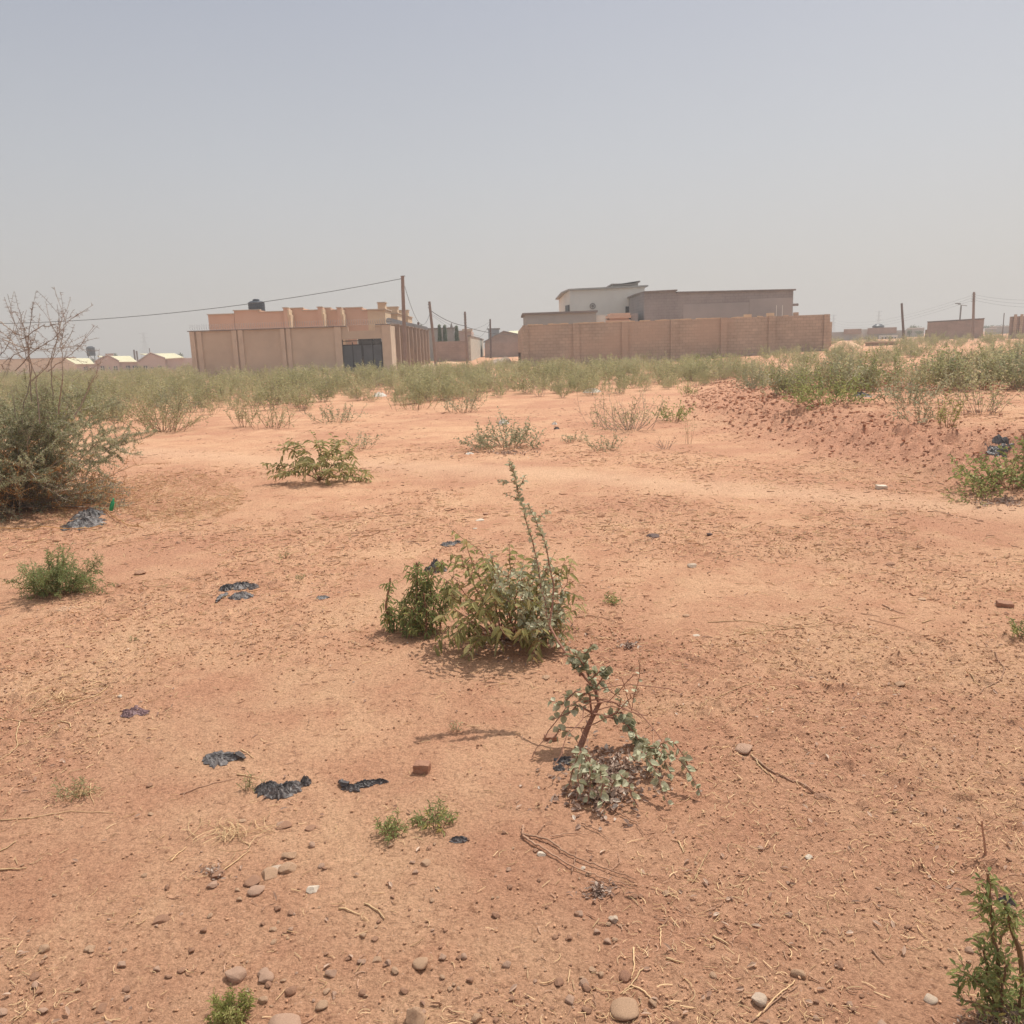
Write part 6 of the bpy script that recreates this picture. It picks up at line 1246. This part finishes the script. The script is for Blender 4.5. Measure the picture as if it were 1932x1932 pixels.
# individual stalks and twigs, each followed along the ground
def gpath(pts, lift=.004, n=None, jit=.0006):
    K = np.array([G(*p) for p in pts]); n = n or len(pts) * 5; k = np.linspace(0, len(K) - 1, n); c = [np.interp(k, range(len(K)), K[:, i]) for i in range(3)]
    P = np.stack(c, 1); 
    for _ in range(2): P[1:-1] = (P[:-2] + P[1:-1] * 2 + P[2:]) / 4
    P[:, 2] = HS(P[:, 0], P[:, 1]) + lift + np.abs(rng.normal(size=n)) * jit; P[:, :2] += rng.normal(size=(n, 2)) * jit; return P
TW = [
 ([(420, 1250), (470, 1240)][:0] or [(1195, 1560), (1270, 1598)][:0] or [(322, 1627), (335, 1612), (352, 1600)], .0032, 'straw', 'thick pale curved stalk in the lower left gravel'),
 ([(1860, 1220), (1880, 1245), (1896, 1262), (1888, 1285), (1862, 1298), (1848, 1310)], .0045, 'twig', 'crooked hooked twig near the right edge'),
 ([(1818, 1268), (1850, 1296)], .003, 'straw', 'straight straw meeting the crooked hooked twig'),
 ([(0, 1357), (45, 1362), (85, 1368), (110, 1362)], .0028, 'straw', 'long pale straw entering from the left edge'), ([(40, 1365), (30, 1390), (34, 1408), (20, 1425), (0, 1437)], .0035, 'straw', 'bent pale straw running down to the left edge'),
 ([(34, 1408), (85, 1390), (110, 1370)], .0025, 'straw', 'thin straw forking right from the bent one'), ([(115, 1362), (133, 1367), (134, 1378), (122, 1385)], .0035, 'straw', 'hook shaped pale straw under the straw bundle'),
 ([(130, 1330), (160, 1322), (195, 1308), (204, 1296), (190, 1288), (150, 1286), (132, 1280)], .0032, 'straw', 'pale straw stalk bent into an open loop at the left'), ([(60, 1352), (110, 1338), (150, 1325), (190, 1312)], .0028, 'straw', 'long straw lying under the open loop'), ([(50, 1345), (90, 1328), (140, 1305), (180, 1290)], .0024, 'straw', 'thin straw crossing the middle of the open loop'),
 ([(270, 1104), (275, 1108), (300, 1108), (338, 1103)], .0035, 'straw', 'hooked straw below the brown stone at left'), ([(1420, 1430), (1455, 1458), (1490, 1475), (1515, 1482), (1540, 1500), (1575, 1515)], .005, 'twig', 'long dark twig right of the flat mauve stone'), ([(1418, 1425), (1440, 1455), (1470, 1480)], .0035, 'straw', 'pale stalk beside the long dark twig'),
 ([(1240, 1450), (1232, 1400), (1234, 1360)], .003, 'twig', 'thin upright looking twig right of the bent sapling'), ([(1440, 1192), (1500, 1185), (1570, 1180), (1598, 1178)], .003, 'straw', 'long straight straw in the right middle soil, with a fork'), ([(1455, 1182), (1500, 1184)], .0025, 'straw', 'short straw forking off the long straight one'), ([(1335, 1175), (1400, 1172), (1440, 1178), (1450, 1188)], .003, 'straw', 'long pale straw below the round grey stone'),
 ([(1130, 1175), (1090, 1158), (1060, 1152)][:0] or [(1085, 1165), (1110, 1162), (1160, 1172)], .004, 'twig', 'brown twig poking out right of the middle bush'), ([(1395, 1200), (1430, 1193)], .0045, 'straw', 'short thick pale stalk right of centre'), ([(1665, 1142), (1690, 1155), (1708, 1160)], .005, 'twig', 'thick brown stick in the right soil'), ([(1625, 1158), (1660, 1165)], .003, 'twig', 'thin brown stick left of the thick one'),
 ([(1678, 1168), (1710, 1165)], .004, 'straw', 'short straight straw under the thick brown stick'), ([(1740, 1176), (1765, 1170)], .004, 'straw', 'short straight straw further right'), ([(1640, 1170), (1680, 1180), (1720, 1192)], .0026, 'twig', 'long thin dark twig in the right soil'), ([(1348, 1218), (1385, 1195), (1440, 1188)][:0] or [(1320, 1340), (1350, 1318), (1390, 1300), (1425, 1292)], .0026, 'straw', 'long curved straw right of the seedling'),
 ([(1180, 1020), (1215, 1012)][:0] or [(1750, 966), (1785, 968)], .006, 'twig', 'dark stick lying on the track at the right'), ([(640, 1715), (680, 1728)], .0035, 'straw', 'pale stalk in the lower centre gravel, left one of two'), ([(688, 1706), (715, 1722), (726, 1735)], .0035, 'straw', 'pale stalk in the lower centre gravel, right one of two'),
 ([(415, 1648), (450, 1625), (470, 1607)], .0032, 'straw', 'pale stalk ending at the row of stones'), ([(0, 1643), (50, 1640)], .004, 'straw', 'pale stalk at the left edge above the gravel'), ([(0, 1608), (30, 1590)], .003, 'straw', 'short pale stalk at the left edge'), ([(0, 1550), (60, 1545), (130, 1532), (215, 1535)], .0025, 'straw', 'long thin straw across the grey green tuft'), ([(172, 1480), (170, 1500), (178, 1520)], .0025, 'straw', 'upright thin straw standing in the grey green tuft'),
 ([(1310, 1665), (1325, 1630), (1342, 1600)], .0026, 'straw', 'long leaning straw in the lower right open soil'), ([(1280, 1590), (1290, 1612)], .004, 'straw', 'short pale stalk left of the long leaning one'), ([(1215, 1830), (1190, 1860), (1170, 1880)], .0026, 'straw', 'pale straw in the tangle over the orange flat stone'), ([(1195, 1790), (1197, 1830), (1190, 1850)], .003, 'straw', 'upright straw in the tangle over the orange flat stone'),
 ([(1192, 1860), (1220, 1880), (1236, 1892)], .003, 'straw', 'lower right straw of the tangle over the orange flat stone'), ([(1257, 1815), (1290, 1818)], .004, 'straw', 'short thick pale stalk right of the tangle'), ([(1247, 1755), (1246, 1790)], .0026, 'straw', 'straight straw above the short thick stalk'), ([(1425, 1925), (1460, 1890), (1500, 1855)], .0034, 'straw', 'bundle stalk at the bottom right, upper'), ([(1418, 1932), (1450, 1902), (1505, 1865)], .003, 'twig', 'bundle stalk at the bottom right, lower'),
 ([(1345, 1768), (1375, 1785)], .004, 'straw', 'short pale stalk in the bottom right open soil'), ([(1645, 1798), (1668, 1822)], .0035, 'twig', 'dark straight stick in the bottom right soil'), ([(1740, 1640), (1760, 1660), (1785, 1680)], .0025, 'straw', 'thin straw left of the bottom right shrub'), ([(430, 1130), (445, 1128)][:0] or [(530, 1240), (548, 1232)], .0028, 'straw', 'short straw below the crumpled black bag'),
 ([(455, 1415), (480, 1432)], .003, 'straw', 'straw touching the tail of the grey black bag'), ([(500, 1455), (540, 1468)][:0] or [(447, 1462), (490, 1470)], .0035, 'straw', 'straw between the two lower black bags'), ([(340, 1500), (400, 1480), (445, 1470)], .0028, 'twig', 'dark straw running to the tiny green seedling'), ([(430, 1330), (440, 1320)][:0] or [(165, 1395), (215, 1382)], .0028, 'straw', 'pale straw under the buried black bag'),
]
for pts_, rad, mt, lb in TW:
    P = gpath(pts_, rad * .7 + .001); m = MB(); m.tube(P, rad * .8 * np.linspace(1, .5, len(P)), 6); tag(m.build('dry_stalk' if mt == 'straw' else 'twig', M[mt], None, tuple(P[0]), smooth=True), lb, 'stalk' if mt == 'straw' else 'twig')
# fallen branch
m = MB()
for pts_, r0_ in (([(988, 1562), (984, 1578), (1000, 1592), (1030, 1608), (1060, 1630), (1110, 1655), (1150, 1668)], .006), ([(984, 1580), (1010, 1582), (1040, 1592), (1065, 1612), (1100, 1628), (1150, 1648), (1200, 1665)], .0055), ([(1040, 1582), (1080, 1574), (1110, 1578)], .003), ([(1098, 1558), (1130, 1572), (1150, 1590)], .003), ([(1080, 1650), (1085, 1625), (1088, 1600)], .003), ([(1150, 1648), (1170, 1630), (1165, 1610)], .002), ([(1150, 1668), (1180, 1672), (1205, 1680)], .0025), ([(1015, 1575), (1025, 1562), (1045, 1550)], .0025), ([(1170, 1540), (1200, 1555), (1215, 1580)], .003)):
    P = gpath(pts_, r0_ * .7 + .004, jit=.0016); m.tube(P, r0_ * .72 * np.linspace(1, .4, len(P)), 6)
o = m.build('fallen_branch', M['twig'], None, tuple(G(985, 1580)), smooth=True); tag(o, 'fallen forked grey brown branch lying in front of the bent sapling', 'branch')
# long orange branches under the thorn bush
for pts_, lb in (([(0, 1000), (60, 1003), (190, 1000)], 'pale bare thorn branch on the ground in front of the thorn bush'), ([(190, 955), (215, 980), (240, 995), (270, 1000)], 'dry thorn branch curving past the bag under the thorn bush')):
    P = gpath(pts_, .02, jit=.004); m = MB(); m.tube(P, .005, 5)
    for _ in range(26):
        q, T = along(P, np.array([rng.rand() * .98])); m.tube(stempath(rng, q[0], rng.normal(size=3) * [1, 1, .5] + [0, 0, .4], .04, 2, .1, 0), .0014, 3, cap=False)
    tag(m.build('thorn_branch', M['thorn_dry'], None, tuple(P[0])), lb, 'branch')

# plastic rubbish
def bag(lobes, mat, label, name='plastic_bag', h=.05, seed=0, cat='plastic bag', tails=()):
    """crumpled film: lobes (px, py, wpx, hpx, angle); wpx/hpx as seen, heights in metres"""
    base = G(lobes[0][0], lobes[0][1]); m = MB(); rng_ = np.random.RandomState(seed)
    for li, (px, py, wp, hp, an0) in enumerate(lobes):
        c = G(px, py); dist = np.linalg.norm(c - [0, 0, EYE]); a = wp / F * dist / 2; g = G(px, py - hp / 2); g2 = G(px, py + hp / 2); bdep = max(abs(g[1] - g2[1]) / 2 * .9, a * .25)
        bdep = min(bdep, a * 1.3)
        n1, n2 = 11, 40; rr = np.linspace(0, 1, n1)[:, None]; an = np.linspace(0, 2 * pi, n2, endpoint=False)[None]
        wob = 1 + .55 * fbm(np.cos(an) * 1.8 + seed + li * 3, np.sin(an) * 1.8 + seed, 3, seed) + .13 * rng_.normal(size=(1, n2))
        U = rr * np.cos(an) * wob; Vv = rr * np.sin(an) * wob
        X = a * (U * cos(an0) - Vv * sin(an0) * bdep / a); Yy = bdep * (Vv * cos(an0)) + a * U * sin(an0)
        rid = 1 - np.abs(fbm(U * 3.0 + seed, Vv * 3.0 + li, 3, seed + 5)) * 3.2; rid2 = fbm(U * 7, Vv * 7 + seed, 2, seed + 9)
        Z = h * (1 - rr ** 2.2) * np.clip(.25 + .6 * rid + .4 * rid2, .03, 1.3) + .004 + .006 * np.clip(rid2 + .3, 0, 1)
        Z = Z * .8 + rng_.normal(size=Z.shape) * .05 * h * (rr < .95); Wx = c[0] + X; Wy = c[1] + Yy; Wz = np.maximum(HS(Wx, Wy) + .35 * Z, H(Wx, Wy) + Z); Vt = np.stack([Wx, Wy, Wz], -1).reshape(-1, 3); Vb = Vt.copy(); Vb[:, 2] -= .003
        i = np.arange(n1 - 1)[:, None] * n2; j = np.arange(n2)[None]; k = (j + 1) % n2; Q = np.stack([i + j, i + n2 + j, i + n2 + k, i + k], -1).reshape(-1, 4); m.add(Vt, Q); m.add(Vb, Q[:, ::-1])
    for tl in tails:
        P = gpath(tl, .008, jit=.004); m.tube(P, np.interp(np.linspace(0, 1, len(P)), [0, .3, .7, 1], [.010, .014, .008, .003]) * (1 if dist < 5 else 1.5), 5)
    o = m.build(name, M[mat], None, tuple(base), smooth=False); tag(o, label, cat); return o
bag([(455, 1108, 46, 12, -.1), (478, 1110, 18, 24, .2), (456, 1127, 44, 13, .25), (428, 1112, 26, 12, 0)], 'plastic', 'crumpled c shaped black plastic bag on the soil left of the middle bush', h=.045, seed=1, tails=[[(430, 1125), (415, 1132), (408, 1138)]])
bag([(412, 1433, 54, 30, -.05), (442, 1432, 24, 10, .1)], 'plastic', 'flat grey black plastic sheet pointed at its right end', h=.022, seed=2, tails=[[(445, 1432), (458, 1433), (463, 1436)]])
bag([(505, 1490, 40, 26, -.5), (548, 1490, 48, 26, .25), (576, 1478, 18, 26, .3), (525, 1500, 50, 18, 0)], 'plastic', 'crescent shaped black plastic bag, largest one in the lower left', h=.04, seed=3)
bag([(662, 1489, 36, 12, -.2), (690, 1481, 48, 12, .25), (718, 1478, 28, 8, 0)], 'plastic', 'narrow torn strip of black plastic right of the crescent bag', h=.022, seed=4, tails=[[(652, 1486), (640, 1482)]])
bag([(252, 1347, 42, 17, 0)], 'purple_plastic', 'half buried faded dark bag between the straw and the grey bag', h=.032, seed=5)
bag([(160, 992, 62, 34, 0), (168, 975, 50, 16, .1)], 'plastic', 'tied black bag lying under the right side of the thorn bush', h=.11, seed=6)
bag([(822, 1076, 36, 22, 0), (822, 1068, 16, 12, 0)], 'plastic', 'small peaked black bag behind the green shoots of the middle bush', h=.085, seed=7)
bag([(846, 1028, 26, 9, .1), (862, 1025, 18, 6, 0)], 'plastic', 'little scrap of black plastic above the peaked bag', h=.03, seed=8)
bag([(1882, 862, 38, 22, -.2), (1890, 850, 26, 20, .3)], 'plastic', 'torn black bag on the slope of the bank at the right', h=.12, seed=9)
bag([(866, 1587, 30, 12, 0)], 'plastic', 'small wrinkled black scrap below the right green tuft', h=.02, seed=10)
bag([(608, 1128, 22, 8, .1)], 'plastic', 'faint dark scrap right of the c shaped black bag', h=.012, seed=11)
bag([(950, 800, 22, 22, 0)], 'white_plastic', 'white plastic bag caught behind the bushy blue green weed', h=.16, seed=12)
bag([(1118, 740, 30, 9, 0)], 'white_plastic', 'white scrap in the scrub in front of the tan block wall', h=.2, seed=13)
bag([(716, 748, 24, 8, 0)], 'white_plastic', 'white scrap in the scrub below the grey gate', h=.22, seed=14)
bag([(1050, 810, 10, 5, 0)], 'plastic', 'tiny dark bundle on the soil right of the centre weed', h=.07, seed=15)
bag([(1047, 801, 9, 6, 0)], 'white_plastic', 'tiny white scrap just above the tiny dark bundle', h=.09, seed=16)
bag([(1625, 748, 30, 8, 0)], 'plastic', 'dark plastic scrap on the bank behind the bright green weed', h=.12, seed=17)
bag([(1720, 735, 18, 14, 0)], 'white_plastic', 'pale clear plastic scrap among the dense weed on the bank', h=.3, seed=18)
bag([(887, 857, 14, 4, 0)], 'white_plastic', 'pale scrap at the left foot of the bushy blue green weed', h=.04, seed=19)
bag([(1065, 1437, 34, 16, 0), (1055, 1452, 22, 10, 0)], 'plastic', 'dark scrap at the left of the leaf carpet under the sapling', h=.02, seed=20)
bag([(1900, 1705, 26, 16, -.2)], 'plastic', 'dark curled scrap behind the bottom right shrub', h=.03, seed=21)
bag([(762, 735, 6, 4, 0)], 'white_plastic', 'tiny white scrap in the scrub right of the one below the gate', h=.12, seed=22)
bag([(130, 1151, 34, 6, .1)], 'st_tan', 'pale dry husk on the soil below the feathery bush', name='dry_husk', h=.02, seed=23, cat='husk')
# green plastic bottle caught in the thorn bush
p = at(213, 946, TBC[1] - .45); gb_ = MB(); ax = unit([.3, .1, 1]); 
pr_ = [(0, .002), (.0, .020), (.06, .021), (.09, .020), (.11, .009), (.13, .009), (.135, .001)]
P = np.array([p + ax * (a_ - .1) for a_, _ in pr_]); gb_.tube(P, [b_ for _, b_ in pr_], 12)
tag(gb_.build('plastic_bottle', M['green_plastic'], None, tuple(P[0]), smooth=True), 'green plastic bottle caught in the right side of the thorn bush', 'bottle')

# =================================================================== HAZE
hzb = MB(); hzb.box((-2500, -2500, -6.5), (2500, 2500, 34)); o = hzb.mesh('haze', bpy.data.materials.new('haze'))
hm = o.materials[0]; hm.use_nodes = True; hn = hm.node_tree; hn.nodes.clear(); out = hn.nodes.new('ShaderNodeOutputMaterial'); pv = hn.nodes.new('ShaderNodeVolumePrincipled')
pv.inputs['Color'].default_value = (.93, .90, .87, 1); pv.inputs['Density'].default_value = HAZE; pv.inputs['Anisotropy'].default_value = .2; hn.links.new(pv.outputs[0], out.inputs['Volume'])
ho = bpy.data.objects.new('haze', o); C.objects.link(ho); ho['kind'] = 'stuff'
